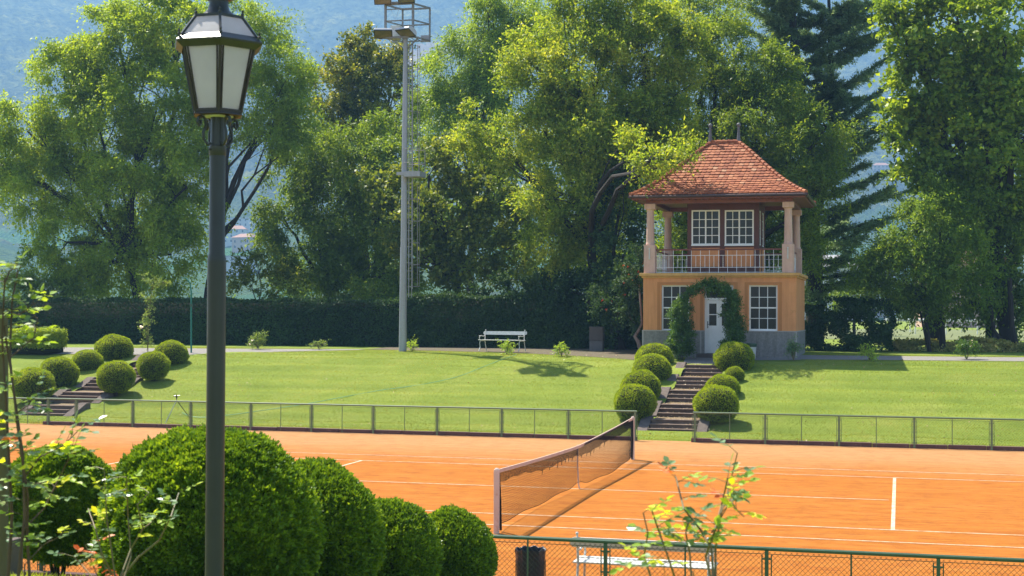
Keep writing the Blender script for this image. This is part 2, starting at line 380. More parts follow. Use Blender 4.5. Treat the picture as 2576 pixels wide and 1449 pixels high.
cm = Matrix(((RT[0], UP[0], -FW[0], CX), (RT[1], UP[1], -FW[1], CY), (RT[2], UP[2], -FW[2], CZ), (0, 0, 0, 1)))
co.matrix_world = cm
cd.dof.use_dof = True; cd.dof.focus_distance = 42; cd.dof.aperture_fstop = 6.3
scn.view_settings.view_transform = 'Standard'; scn.view_settings.look = 'None'; scn.view_settings.exposure = 1.48; scn.view_settings.gamma = 1
scn.cycles.max_bounces = 6; scn.cycles.diffuse_bounces = 3; scn.cycles.transmission_bounces = 4; scn.cycles.volume_bounces = 0
# ------------------------------------------------------------------ ground sheets
def strip(name, x0, x1, nx, ys, mat, dz=0.0, und=0.0, kind='structure'):
    xs = np.linspace(x0, x1, nx); ys = np.asarray(ys, float)
    X, Y = np.meshgrid(xs, ys); Z = ztv(Y)+dz
    if und:
        mk = np.clip((Y-12.6)/1.0, 0, 1)*np.clip((24-Y)/2, 0, 1)
        Z = Z+mk*und*(np.sin(Y*6.3/1.25+.7*np.sin(X*.23)+.5*np.sin(X*.61+1))*.5+.5*np.sin(X*.9+Y*.7)*np.sin(Y*2.1+X*.3)*.6)
    V = np.stack([X, Y, Z], -1).reshape(-1, 3); F = []
    for j in range(len(ys)-1):
        for i in range(nx-1):
            a = j*nx+i; F.append((a, a+1, a+1+nx, a+nx))
    me = bpy.data.meshes.new(name); me.from_pydata(V.tolist(), [], F); me.materials.append(mat)
    me.polygons.foreach_set('use_smooth', [True]*len(F)); me.update()
    o = link(name, me); tag(o, kind=kind); return o
ys = np.concatenate([np.linspace(-60, -21, 14), np.linspace(-20.8, -12.2, 30)])
strip('ground', -90, 60, 40, ys, M['lawn'], -.012)
ys = np.concatenate([np.linspace(12.0, 27, 260), np.linspace(27.3, 60, 40), np.linspace(70, 420, 12)])
for xa_, xb_, nn_ in ((-90, -22.68, 60), (-21.17, -.93, 60), (.50, 70, 100)):
    strip('lawn', xa_, xb_, nn_, ys, M['lawn'], 0.0, .055)
for xa_, xb_ in ((-22.68, -21.17), (-.93, .50)):
    strip('lawn', xa_, xb_, 6, [y for y in ys if y <= 14.3], M['lawn'], 0.0, .055)
    strip('lawn', xa_, xb_, 6, [y for y in ys if y >= 22.45], M['lawn'], 0.0, .055)
# clay court
c = MB(); c.quad((-60, -12.3, 0.006), (40, -12.3, 0.006), (40, 12.05, 0.006), (-60, 12.05, 0.006))
tag(c.build('clay_court', M['clay']), kind='structure')
def line(x0, x1, y0, y1):
    m = MB(); m.box(x0, x1, y0, y1, .004, .012); tag(m.build('court_line', M['line']), kind='structure')
for y in (5.485, -5.485, 4.115, -4.115): line(-11.885, 11.885, y-.025, y+.025)
line(-6.36, 6.30, -.025, .025)
for x in (6.4, -6.4): line(x-.035, x+.035, -4.09, 4.09)
for x in (11.885, -11.885): line(x-.035, x+.035, -5.46, 5.46)
# gravel path and dirt on the terrace
def sheet(name, poly, mat, dz):
    xs = [p[0] for p in poly]
    m = MB(); n = len(poly)//2
    for i in range(n-1):
        a, b = poly[i], poly[i+1]; d, c2 = poly[2*n-1-i], poly[2*n-2-i]
        K = 8
        for k in range(K):
            def q(p, r, t): return (p[0]+(r[0]-p[0])*t, p[1]+(r[1]-p[1])*t)
            p0, p1 = q(a, d, k/K), q(b, c2, k/K); p2, p3 = q(b, c2, (k+1)/K), q(a, d, (k+1)/K)
            m.quad(*[(p[0], p[1], float(ztv(p[1]))+dz) for p in (p0, p1, p2, p3)])
    o = m.build(name, mat); tag(o, kind='structure'); return o
sheet('gravel_path', [(2.8, 24.5), (8, 24.7), (20, 25.3), (45, 26), (45, 28.3), (20, 27.7), (8, 27.3), (2.8, 27.2)], M['path'], .014)
sheet('gravel_path', [(-60, 22.0), (-26, 23.2), (-21.6, 23.3), (-18.0, 25.2), (-15.4, 27.3), (-15.4, 28.2), (-18, 27.6), (-21.6, 27.0), (-26, 26.6), (-60, 26)], M['path'], .014)
sheet('earth_path', [(-15.4, 28.0), (-12, 27.4), (-8, 26.2), (-5, 24.6), (-2.9, 23.6), (-2.9, 34.5), (-5, 34.5), (-8, 34.5), (-12, 34.5), (-15.4, 34.5)], M['dirt'], .010)
sheet('gravel_path', [(-1.1, 22.75), (.7, 22.75), (.9, 23.9), (3.0, 24.2), (3.0, 25.2), (.9, 25.2), (-.9, 25.2), (-1.3, 25.2)], M['path'], .018)
# kerbs along the court
def kerb(x0, x1, y, t=.16, h=.12):
    m = MB(); n = int((x1-x0)/1.0)
    for i in range(n):
        a = x0+(x1-x0)*i/n+.006; b = x0+(x1-x0)*(i+1)/n-.006; j = random.uniform(-.008, .008)
        m.box(a, b, y-t/2+j, y+t/2+j, -.05, h+random.uniform(-.008, .008))
    tag(m.build('kerb', M['kerb'], bevel=.012), kind='structure')
kerb(-20.35, -.85, 11.86); kerb(.72, 30, 11.86); kerb(-8, 25, -11.9, .14, .06)
# ------------------------------------------------------------------ chain link fence
def chain(x0, x1, y, z0, z1, dia, r, mat, parent):
    m = MB(); h = z1-z0; n = int((x1-x0+h)/dia)
    V = []
    for s in (1, -1):
        for i in range(-1, n+2):
            if s == 1: xa = x0-h+i*dia; xb = xa+h
            else: xa = x0+i*dia; xb = xa-h
            pa = [xa, z0]; pb = [xb, z1]
            # clip to x0..x1
            def at(x): t = (x-xa)/(xb-xa); return [x, z0+t*h]
            lo, hi = min(xa, xb), max(xa, xb)
            if hi <= x0 or lo >= x1: continue
            if pa[0] < x0: pa = at(x0)
            if pa[0] > x1: pa = at(x1)
            if pb[0] < x0: pb = at(x0)
            if pb[0] > x1: pb = at(x1)
            m.tube([(pa[0], y+s*r, pa[1]), (pb[0], y+s*r, pb[1])], r, 3, False)
    return m.build('wire_mesh', mat, parent)
def fence(x0, x1, y, ztop, xs_post, xs_thin, lab, dia, wr, matp, matr, matw, pr=.028, rr=.028, zb=.03, dbl=True):
    e = empty('chain_link_fence', (0, 0, 0), lab, 'fence', 'low chain link fences round the court')
    MB().tube([(x0-.02, y, ztop-rr), (x1+.02, y, ztop-rr)], rr, 8).build('top_rail', matr, e, True)
    MB().tube([(x0, y, zb+.03), (x1, y, zb+.03)], .005, 4).build('bottom_wire', matw, e)
    MB().tube([(x0, y, ztop-.09), (x1, y, ztop-.09)], .005, 4).build('tension_wire', matw, e)
    for x in xs_post:
        p = MB()
        p.box(x-pr, x+pr, y-pr, y+pr, -.05, ztop-rr*1.9)
        if dbl:
            for s in (-1, 1): p.tube([(x+s*(pr+.035), y, zb), (x+s*(pr+.035), y, ztop-.1)], .008, 5)
            for z in (zb+.12, ztop*.5, ztop-.16): p.box(x-pr-.042, x+pr+.042, y-.012, y+.012, z, z+.02)
        p.build('post', matp, e)
    for x in xs_thin:
        MB().tube([(x, y-.01, -.03), (x, y-.01, ztop-.05)], .012, 5).build('thin_post', matp, e)
    chain(x0, x1, y, zb+.03, ztop-.06, dia, wr, matw, e)
    return e
FP = [-19.13, -17.10, -15.07, -13.01, -10.98, -8.96, -6.92, -4.91, -2.88]
fence(-20.2, -.87, 11.8, .88, [-20.15]+FP+[-.9], [a+1.01 for a in FP[:-1]]+[-1.87], 'low green chain link fence between clay court and lawn, ending left of the middle steps', .075, .0019, M['fgreenlight'], M['fgreenlight'], M['wirelight'])
fence(.8, 23.3, 11.8, .885, [.83, 2.83, 4.87, 6.90, 8.93, 10.96, 13, 15.03, 17.06, 19.1, 21.1, 23.2], [1.83, 3.84, 5.88, 7.9, 9.93, 11.97, 14, 16.05, 18.1], 'low green chain link fence between clay court and lawn, starting right of the middle steps', .075, .0019, M['fgreenlight'], M['fgreenlight'], M['wirelight'])
fence(-25.5, -20.35, 11.95, .86, [-25.4, -23.4], [-22.0, -21.0], 'far left stretch of low chain link fence in front of the left steps', .075, .0019, M['fgreenlight'], M['fgreenlight'], M['wirelight'])
fence(-6.1, 18.2, -11.8, .84, [-5.13, -3.11, -1.1, .91, 2.93, 4.94, 6.96, 8.97, 11, 13, 15, 17], [-4.1, -2.1, -.1, 1.92, 3.94, 5.95, 7.97, 10, 12, 14, 16], 'dark green chain link fence in the foreground along near side of clay court', .066, .0024, M['fgreen'], M['fgreen'], M['wire'], .022, .026, .0)
# ------------------------------------------------------------------ tennis net
def tennis_net():
    e = empty('tennis_net', (0, 0, 0), 'dusty tennis net with pinkish white posts stretched across the orange clay court', 'tennis net')
    for s in (-1, 1):
        p = MB(); y = 6.4*s
        p.box(-.042, .042, y-.042, y+.042, -.05, 1.075)
        p.box(-.030, .030, y-.030, y+.030, 1.075, 1.095)
        o = p.build('net_post', M['netpost'], e, bevel=.012)
        MB().box(-.05, -.0425, y-.012, y+.012, .86, 1.03).build('crank', M['galvdark'], o)
        MB().box(-.05, -.0425, y-.012, y+.012, .55, .60).build('latch', M['galvdark'], o)
    yy = np.linspace(-6.34, 6.34, 121)
    def top(y): return .914+(1.06-.914)*(abs(y)/6.34)**1.3
    def bot(y):
        a = abs(y)/6.34
        return .05+.10*math.exp(-(y/.45)**2)+.04*math.sin(y*1.1)**2 + (.10*a**6)
    def belly(y, t):      # t 0 bottom..1 top : the loose skirt billows in the wind
        a = math.sin(math.pi*min(1, abs(y)/6.34))**.7 if abs(y) < 6.34 else 0
        return (.20 if y > 0 else .07)*a*math.sin(math.pi*(1-t))*.8 + (.14 if y > 0 else -.10)*a*(1-t)**2
    def P(y, t): return (belly(y, t), y, bot(y)+(top(y)-bot(y))*t)
    m = MB()
    for k in range(23):
        t = k/23
        m.tube([P(y, t) for y in yy], .0021 if k else .007, 3, False)
    for y in np.linspace(-6.33, 6.33, 282):
        m.tube([P(y, t) for t in (0, .15, .3, .5, .7, .85, 1)], .0021, 3, False)
    m.build('netting', M['cord'], e)
    m = MB()   # doubled upper netting with a ragged lower hem
    hem = [top(y)-.21-.025*math.sin(y*1.6)-.012*math.sin(y*7.3)-.008*random.random() for y in yy]
    def Q(y, t): return (belly(y, .9)-.012, y, np.interp(y, yy, hem)+(top(y)-np.interp(y, yy, hem))*t)
    for k in range(10): m.tube([Q(y, k/10) for y in yy], .0026, 3, False)
    for y in np.linspace(-6.33, 6.33, 400): m.tube([Q(y+random.uniform(-.01, .01), 0), Q(y, .5), Q(y, 1)], .0026, 3, False)
    for y in (-3.2, -2.6, -1.9, -1.55, -1.2, -.9, -.55, .3, .8, 1.15, 1.5, 2.1, 2.6, 3.4):
        a = Q(y, 0); m.tube([a, (a[0]-.01, y+random.uniform(-.02, .02), a[2]-random.uniform(.05, .11))], [.009, .004], 4)
    m.build('upper_netting', M['cord'], e)
    m = MB()
    for i in range(120):
        a, b = yy[i], yy[i+1]; za, zb_ = top(a), top(b)
        for s in (-1, 1):
            m.quad((s*.009, a, za-.055), (s*.009, b, zb_-.055), (s*.009, b, zb_+.006), (s*.009, a, za+.006))
        m.quad((-.009, a, za+.006), (.009, a, za+.006), (.009, b, zb_+.006), (-.009, b, zb_+.006))
    m.build('headband', M['tape'], e)
    MB().tube([(-.02, 0, .93), (-.02, 0, .60), (0, 0, .10), (.03, 0, .0)], .014, 5).build('centre_strap', M['netpost'], e)
    for s in (-1, 1):
        MB().tube([(0, s*6.30, 1.0), (.01, s*6.26, .5), (.02, s*6.20, .03)], [.03, .035, .02], 6).build('side_cord', M['cord'], e)
tennis_net()
# ------------------------------------------------------------------ steps up the bank
def steps(X0, X1, Ys, zs, name_label, grp):
    e = empty('garden_steps', ((X0+X1)/2, Ys, 0), name_label, 'steps', grp)
    bx = (X0+X1)/2; rise = (1.85-.05)/15.0; tr = .29; land = (22.5-Ys-15*tr)/4.0
    y = Ys; z = .05
    def L(o): o.location.x -= bx; o.location.y -= Ys; return o
    for f in range(5):
        for s_ in range(3):
            m = MB(); z2 = z+rise; dep = tr if s_ < 2 else .34
            m.box(X0+random.uniform(0, .02), X1, y, y+dep+.04, z-.12, z2-.035)
            m.box(X0-.0, X1+.0, y-.035, y+dep, z2-.034, z2+random.uniform(-.004, .004))
            L(m.build('step', M['stone'], e, bevel=.008))
            z = z2; y += tr
        if f < 4:
            L(MB().box(X0, X1, y+.04, y+land+.03, z-.15, z-.012).build('gravel_landing', M['gravel'], e))
        for sx in (0, 1):
            xa, xb = (X0-.34, X0-.012) if sx == 0 else (X1+.012, X1+.34)
            ya, yb = y-3*tr-.12, y+.28; za, zb_ = z-3*rise-.0, z+.05
            m = MB(); n = 0
            vs = [(xa, ya, za-.3), (xb, ya, za-.3), (xb, yb, zb_-.5), (xa, yb, zb_-.5), (xa, ya, za+.04), (xb, ya, za+.04), (xb, yb-.25, zb_+.03), (xa, yb-.25, zb_+.03), (xa, yb, zb_+.03), (xb, yb, zb_+.03)]
            m.v = vs; m.f = [(0, 1, 5, 4), (4, 5, 6, 7), (7, 6, 9, 8), (1, 2, 9, 6, 5), (0, 4, 7, 8, 3), (3, 8, 9, 2)]; m.m = [0]*6
            L(m.build('side_wall', M['stonegrey'], e, bevel=.012))
        y += land
    return e
steps(-.95, .52, 14.3, .05, 'worn brown stone steps climbing the lawn to the orange pavilion door', 'flights of garden steps')
steps(-22.7, -21.15, 14.3, .05, 'worn brown stone steps among the round bushes at the left end of the lawn', 'flights of garden steps')
# ------------------------------------------------------------------ clipped ball bushes
def ballmesh(name, n, leaf, mats, seed, lump=.05, wr=.45, fine=0.0):
    rs = np.random.RandomState(seed)
    d = nrm(rs.normal(size=(n, 3))); d = d[d[:, 2] > -.93]; n = len(d)
    ph = rs.uniform(0, 6, 12)
    lum = (np.sin(d[:, 0]*5+ph[0])*np.sin(d[:, 1]*5+ph[1])+np.sin(d[:, 2]*6+ph[2])*np.sin(d[:, 0]*7+ph[3])*.6+np.sin(d[:, 1]*13+ph[4])*np.sin(d[:, 2]*12+ph[5])*np.sin(d[:, 0]*12+ph[6])*.6)*lump
    fn = sum(np.sin(d @ (rs.normal(size=3)*rs.uniform(22, 50))+rs.uniform(0, 6)) for _ in range(9))/3.0 if fine else 0
    r = 1+lum+fine*fn-np.abs(rs.normal(size=n))*.03+np.where(rs.rand(n) < .12, rs.rand(n)*.035, 0)
    # loose thin spots low on the sides
    hole = (np.sin(d[:, 0]*9+ph[7])*np.sin(d[:, 1]*9+ph[8])*np.sin(d[:, 2]*8+ph[9]) > .45) & (d[:, 2] < .15)
    r = np.where(hole, r-(.11 if fine else .07)*rs.rand(n), r)
    if fine:
        h2 = (sum(np.sin(d @ (rs.normal(size=3)*rs.uniform(5, 11))+rs.uniform(0, 6)) for _ in range(5)) > 2.3) & (d[:, 2] < .55); r = np.where(h2, r-.10*rs.rand(n), r)
    P = d*r[:, None]; P[:, 2] = np.where(P[:, 2] < 0, P[:, 2]*.95, P[:, 2]*.93)
    ax = nrm(d*.9+rs.normal(size=(n, 3))*.55+np.array([0, 0, .35])); nr = nrm(rs.normal(size=(n, 3))*.7+d*.35+np.array([0, 0, .3]))
    V = leaves(P, ax, nr, leaf*rs.uniform(.7, 1.5, n), wr)
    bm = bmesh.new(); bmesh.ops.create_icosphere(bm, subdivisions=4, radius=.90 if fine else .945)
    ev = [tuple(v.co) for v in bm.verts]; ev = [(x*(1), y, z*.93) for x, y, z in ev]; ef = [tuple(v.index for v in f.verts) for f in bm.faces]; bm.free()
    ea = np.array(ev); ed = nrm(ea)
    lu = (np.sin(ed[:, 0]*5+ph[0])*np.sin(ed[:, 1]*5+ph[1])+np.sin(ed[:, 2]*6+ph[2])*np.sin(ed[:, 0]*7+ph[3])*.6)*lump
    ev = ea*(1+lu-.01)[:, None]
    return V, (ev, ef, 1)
def mk_ball(name_mesh, n, leaf, mats, seed, **k):
    V, ex = ballmesh(name_mesh, n, leaf, mats, seed, **k)
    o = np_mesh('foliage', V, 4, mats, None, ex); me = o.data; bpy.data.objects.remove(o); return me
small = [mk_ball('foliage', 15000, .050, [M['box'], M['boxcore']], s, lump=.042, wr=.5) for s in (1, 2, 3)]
def stem_mesh():
    m = MB()
    for k in range(5):
        a = k*1.3; m.tube([(.06*math.cos(a), .06*math.sin(a), 0), (.2*math.cos(a), .2*math.sin(a), .35), (.4*math.cos(a), .4*math.sin(a), .7)], [.035, .025, .015], 5)
    o = m.build('stem', M['bark']); me = o.data; bpy.data.objects.remove(o); return me
STEM = stem_mesh()
def ball(cx, top, wpx, Y, lab, hfac=.9, me=None, grp='clipped box balls beside the steps', i=0):
    c = atY(cx, top, Y); dep = (c-CP)@FW; r = wpx/2*dep/CF; g = float(ztv(Y))
    ztop = c[2]; zc = ztop-r*.93*hfac
    e = empty('ball_bush', (c[0], Y, g), lab, 'bush', grp)
    f = link('foliage', me or small[i % 3], e); f.location = (0, 0, zc-g); f.scale = (r*(1+.05*math.sin(i*2.3)), r*(1-.03*math.sin(i*1.3)), r*hfac); f.rotation_euler = (0, 0, i*1.7)
    s = link('stem', STEM, e); s.scale = (r, r, max(.2, zc-g)/.7); s.location = (0, 0, -.03)
    return e
BL = [
 (1646, 864, 96, 22.9, 'yellowish ball bush at the top left of the middle steps, by the pavilion corner', .88),
 (1640, 890, 100, 20.6, 'ball bush left of the middle steps, second from the top', .95),
 (1613, 931, 104, 17.9, 'bright green ball bush left of the middle steps, second from the bottom', .95),
 (1597, 966.5, 104, 15.4, 'ball bush at the foot of the middle steps on the left, behind the fence corner', .98),
 (1847, 860, 98, 22.2, 'large ball bush at the top right of the middle steps, in front of the arch', .95),
 (1848, 922, 50, 20.4, 'smallest ball bush, dark green, right of the middle steps', 1.0),
 (1817, 942, 88, 18.6, 'yellowish ball bush right of the middle steps, behind the lowest one', .95),
 (1802, 969, 116, 15.4, 'widest ball bush at the foot of the middle steps on the right', .9),
 (288, 842, 94, 22.6, 'ball bush standing highest in the left group, beside the gravel path', .85),
 (220, 880, 76, 20.6, 'dull green ball bush in the left group, behind the two on its left and right', .92),
 (148, 898, 101, 18.2, 'broad ball bush second from the left, left of the left steps', .9),
 (84, 926, 106, 16.0, 'leftmost ball bush, behind the sloping wire panel', .85),
 (292, 908, 95, 17.0, 'thin patched ball bush standing right beside the left steps', .92),
 (386, 884, 85, 19.0, 'ball bush right of the left steps, second from the right end of its row', .93),
 (431, 857, 82, 21.6, 'rightmost ball bush of the left group, near the green pole', .93)]
for i, b in enumerate(BL): ball(*b[:5], hfac=b[5], i=i)
# big foreground bushes
def nearball(cx, top, wpx, dep, lab, n, leaf, seed, hf=1.0, dz=0):
    d = ray(cx, top); c = CP+d*dep; r = wpx/2*dep/CF
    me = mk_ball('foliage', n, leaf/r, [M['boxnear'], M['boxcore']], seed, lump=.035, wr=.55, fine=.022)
    g = float(ztv(c[1])); zc = c[2]-r*.93*hf
    e = empty('clipped_bush', (c[0], c[1], g), lab, 'bush', 'large clipped bushes in the foreground')
    f = link('foliage', me, e); f.location = (0, 0, zc-g); f.scale = (r, r, r*hf)
    s = link('stem', STEM, e); s.scale = (r, r, max(.3, zc-g)/.7)
nearball(532, 1086, 545, 11.6, 'largest clipped round bush, behind the lamp post', 172500, .034, 21, 1.0)
nearball(150, 1128, 290, 12.6, 'clipped round bush at the far left, behind the climbing rose', 69000, .034, 22, 1.05)
nearball(775, 1168, 380, 13.4, 'clipped round bush just right of the largest one', 92000, .034, 23, 1.05)
nearball(968, 1262, 275, 15.0, 'clipped round bush third from the lamp post, overlapping its right neighbour', 57499, .034, 24, 1.05)
nearball(1130, 1286, 228, 16.2, 'smallest and rightmost of the big foreground bushes, touching the green fence', 48299, .034, 25, 1.1)
# ------------------------------------------------------------------ trees
def lobesD(L_):
    out = []
    for t in L_:
        u, v, ru, rv, Y = t[:5]; c = atY(u, v, Y); dep = (c-CP)@FW; s = dep/CF
        out.append((c, np.array([ru*s, (t[5] if len(t) > 5 else (ru+rv)/2*s*.9), rv*s])))
    return out
def crown_pts(lobes, leafL, wd, cover, rs, rc, K, SL, droop, upb, shell=.45):
    cover = cover*1.7
    Vs = []; tips = []
    for c, R in lobes:
        area = math.pi*R[0]*R[2]; n = int(cover*area/(leafL*leafL*wd*.5))
        nc = max(6, int(area*1.9/(rc*rc*3.1)*.9)); S = max(1, n//(nc*K))
        d = nrm(rs.normal(size=(nc, 3))); r = rs.uniform(shell**3, 1, nc)**(1/3.)
        r = r*(1+.10*np.sin(d[:, 0]*4+rs.uniform(0, 6))*np.sin(d[:, 2]*5+rs.uniform(0, 6)))
        r = r*(1+.28*rs.rand(nc)*(rs.rand(nc) < .15))
        C = c+d*r[:, None]*R+rs.normal(size=(nc, 3))*.06; tips.append(C)
        rcs = rc*rs.uniform(.6, 1.5, nc)[:, None, None]
        st = C[:, None, :]+rs.normal(size=(nc, S, 3))*rcs*np.array([.5, .5, .38])
        dr = nrm(d[:, None, :]*.75+rs.normal(size=(nc, S, 3))*.75+np.array([0, 0, upb]))
        t = np.linspace(.0, 1, K)[None, None, :, None]
        Ls = SL*rs.uniform(.55, 1.3, (nc, S, 1, 1))
        P = st[:, :, None, :]+dr[:, :, None, :]*t*Ls+np.array([0, 0, -1.0])*droop*Ls*t*t
        P = P+rs.normal(size=P.shape)*.045*SL*1.2
        ax = nrm(dr[:, :, None, :]*.6+rs.normal(size=P.shape)*.75+np.array([0, 0, -droop*.9]))
        nr = nrm(rs.normal(size=P.shape)*.62+np.array([0, 0, .75])+d[:, None, None, :]*.35)
        P = P.reshape(-1, 3); N_ = len(P)
        Vs.append(leaves(P, ax.reshape(-1, 3), nr.reshape(-1, 3), leafL*rs.uniform(.65, 1.35, N_), wd))
    return np.vstack(Vs), tips
def limb(m, a, b, r0, r1, rs, sag=.0, n=6, wob=.12):
    a = np.array(a, float); b = np.array(b, float); L_ = np.linalg.norm(b-a)
    ts = np.linspace(0, 1, n); off = rs.normal(size=3)*wob*L_*.5
    pts = [a+(b-a)*t+off*math.sin(math.pi*t)+np.array([0, 0, sag*L_*math.sin(math.pi*t)])+(rs.normal(size=3)*wob*.12*L_ if 0 < t < 1 else 0) for t in ts]
    m.tube(pts, list(np.linspace(r0, r1, n)), 7 if r0 > .05 else 4, False)
    return pts
def tree(name, lab, cat, lobes, mat, barkm, base=None, r0=.22, leafL=.16, wd=.5, cover=3.0, rc=.55, K=8, SL=.6, droop=.25, upb=.25, seed=1, group=None, fork=None, trunks=None, tw=5, shell=.45, extra_limbs=None):
    rs = np.random.RandomState(seed); lb = lobesD(lobes)
    if base is None:
        base = (lb[0][0][0], lobes[0][4])
    gz = float(ztv(base[1])); B = np.array([base[0], base[1], gz])
    e = empty(name, B, lab, cat, group)
    V, tips = crown_pts(lb, leafL, wd, cover, rs, rc, K, SL, droop, upb, shell)
    np_mesh('crown', V-B, 4, mat, e)
    m = MB(); cz = sum(c[2] for c, R in lb)/len(lb); cm_ = sum(c for c, R in lb)/len(lb)
    if fork is None: fork = B+np.array([(cm_[0]-B[0])*.3, (cm_[1]-B[1])*.3, max(1.6, (cz-gz)*.45)])
    fork = np.array(fork, float)
    p = limb(m, [0, 0, -.1], fork-B, r0, r0*.72, rs, 0, 7, .06)
    for i, (c, R) in enumerate(lb):
        q = limb(m, fork-B, c-B, r0*.5, r0*.18, rs, .06, 7, .10)
        idx = rs.choice(len(tips[i]), min(tw, len(tips[i])), False)
        for j in idx:
            st = q[rs.randint(3, 7)]; limb(m, st, tips[i][j]-B, r0*.13, .012, rs, .04, 5, .14)
    for ex in (extra_limbs or []):
        pts = [atY(u, v, Y)-B for u, v, Y in ex[0]]; m.tube(pts, list(np.linspace(ex[1], ex[2], len(pts))), 7, False)
    m.build('trunk', barkm, e, True)
    return e
def bx(u, Y, v=870): return (float(atY(u, v, Y)[0]), Y)
TR = 'trees behind the hedge'
tree('elm_tree', 'tall drooping dark green elm filling the left of the picture, trunk rising from the hedge', 'tree',
  [(70, 330, 85, 105, 37), (160, 190, 90, 85, 38), (300, 110, 125, 105, 39), (430, 60, 120, 85, 39), (110, 470, 95, 95, 37), (250, 330, 135, 130, 37.5), (420, 260, 125, 125, 38), (170, 610, 75, 85, 36), (330, 480, 140, 130, 37), (470, 470, 85, 150, 37), (430, 640, 65, 90, 36), (300, 640, 95, 90, 36.5), (20, 410, 60, 95, 38), (215, 700, 45, 60, 36)],
  M['elm'], M['barkdark'], bx(352, 36.5), .30, leafL=.17, wd=.45, cover=4.0, rc=.46, K=8, SL=.75, droop=.55, upb=.1, seed=3, group=TR, tw=6)
tree('elm_tree', 'paler elm right of the lamp post with a bare curved bough', 'tree',
  [(630, 110, 90, 90, 38), (710, 190, 75, 100, 38), (650, 250, 90, 85, 37.5), (735, 300, 62, 80, 38), (600, 40, 60, 60, 38), (670, 330, 80, 45, 38)],
  M['elm2'], M['barkdark'], bx(515, 37), .22, leafL=.14, wd=.42, cover=2.8, rc=.45, K=9, SL=.7, droop=.5, upb=.1, seed=4, group=TR,
  fork=atY(540, 600, 37), extra_limbs=[([(520, 760, 37), (548, 610, 37), (590, 560, 37), (612, 520, 37), (608, 480, 37), (640, 440, 37), (700, 395, 37)], .12, .03), ([(640, 440, 37), (662, 380, 37), (690, 300, 37)], .05, .02), ([(540, 600, 37), (575, 420, 37), (640, 350, 37), (700, 310, 37)], .10, .02)])
tree('linden_tree', 'rounded dark tree with yellow tips rising left of the floodlight mast', 'tree',
  [(905, 165, 85, 80, 54), (840, 230, 62, 75, 54), (950, 235, 80, 85, 54), (880, 300, 95, 60, 53), (985, 200, 45, 80, 54), (900, 120, 45, 38, 54), (870, 350, 90, 50, 54), (985, 300, 50, 50, 54)],
  M['linden'], M['barkdark'], bx(900, 54), .3, leafL=.20, wd=.6, cover=3.2, rc=.55, K=7, SL=.55, droop=.1, upb=.45, seed=5, group=TR)
tree('chestnut_tree', 'dark drooping tree behind the hedge between the lamp post and the mast', 'tree',
  [(760, 430, 95, 85, 41), (715, 550, 75, 70, 39), (850, 490, 105, 100, 41), (800, 620, 115, 85, 39), (930, 590, 95, 115, 40), (720, 650, 60, 45, 38), (880, 700, 120, 60, 39), (980, 700, 80, 70, 38)],
  M['midgreen'], M['barkdark'], bx(820, 40), .26, leafL=.19, wd=.4, cover=3.2, rc=.5, K=7, SL=.6, droop=.5, upb=.1, seed=6, group=TR)
tree('sumac_tree', 'bright feathery young tree crossing behind the mast at mid height', 'tree',
  [(870, 390, 85, 55, 40), (985, 350, 70, 55, 42), (940, 430, 85, 60, 39), (1040, 300, 45, 45, 44), (790, 350, 50, 45, 42), (1010, 420, 60, 60, 40)],
  M['sumac'], M['barkdark'], bx(950, 40), .16, leafL=.21, wd=.36, cover=2.6, rc=.4, K=10, SL=.8, droop=.3, upb=.1, seed=7, group=TR)
tree('weeping_elm', 'tall pale weeping tree behind the golden one, right of the mast top', 'tree',
  [(1150, 190, 75, 85, 50), (1215, 120, 65, 90, 50), (1290, 40, 95, 70, 51), (1110, 265, 65, 60, 50), (1200, 265, 75, 85, 50), (1250, 200, 60, 80, 50), (1120, 330, 70, 50, 49), (1350, 60, 80, 80, 52), (1230, 40, 35, 60, 50)],
  M['elm2'], M['barkdark'], bx(1180, 50), .26, leafL=.17, wd=.38, cover=3.0, rc=.5, K=9, SL=.85, droop=.8, upb=-.05, seed=8, group=TR)
tree('maple_tree', 'yellow green maple right of the floodlight mast, above the bench', 'tree',
  [(1080, 440, 80, 75, 37), (1180, 410, 85, 75, 38), (1110, 550, 105, 85, 36.5), (1240, 520, 85, 90, 37), (1060, 640, 80, 75, 36), (1180, 650, 100, 80, 36.5), (1290, 620, 80, 90, 37), (1010, 540, 60, 80, 36.5), (960, 480, 50, 50, 37)],
  M['maple'], M['barkdark'], bx(1160, 37), .24, leafL=.20, wd=.7, cover=3.0, rc=.5, K=6, SL=.5, droop=.15, upb=.35, seed=9, group=TR)
tree('golden_rain_tree', 'large golden green tree with pale flower tips spreading left of the pavilion roof', 'tree',
  [(1450, 50, 120, 90, 34), (1580, 60, 120, 100, 34.5), (1350, 170, 90, 100, 33.5), (1490, 190, 140, 120, 33), (1640, 160, 100, 110, 34), (1370, 330, 95, 90, 33), (1500, 350, 140, 110, 32.5), (1215, 320, 72, 62, 34.5), (1630, 310, 110, 100, 33), (1430, 490, 120, 85, 32), (1550, 460, 90, 70, 32.5), (1390, 610, 90, 75, 32.5), (1698, 378, 40, 30, 24.9), (1640, 402, 46, 30, 24.6), (1600, 390, 60, 50, 28), (1700, 250, 70, 90, 34), (1290, 400, 55, 50, 34), (1460, 600, 80, 75, 33), (1720, 100, 60, 80, 34)],
  M['koel'], M['barkdark'], bx(1475, 33), .30, leafL=.15, wd=.5, cover=3.3, rc=.46, K=8, SL=.6, droop=.15, upb=.4, seed=10, group=TR, tw=6)
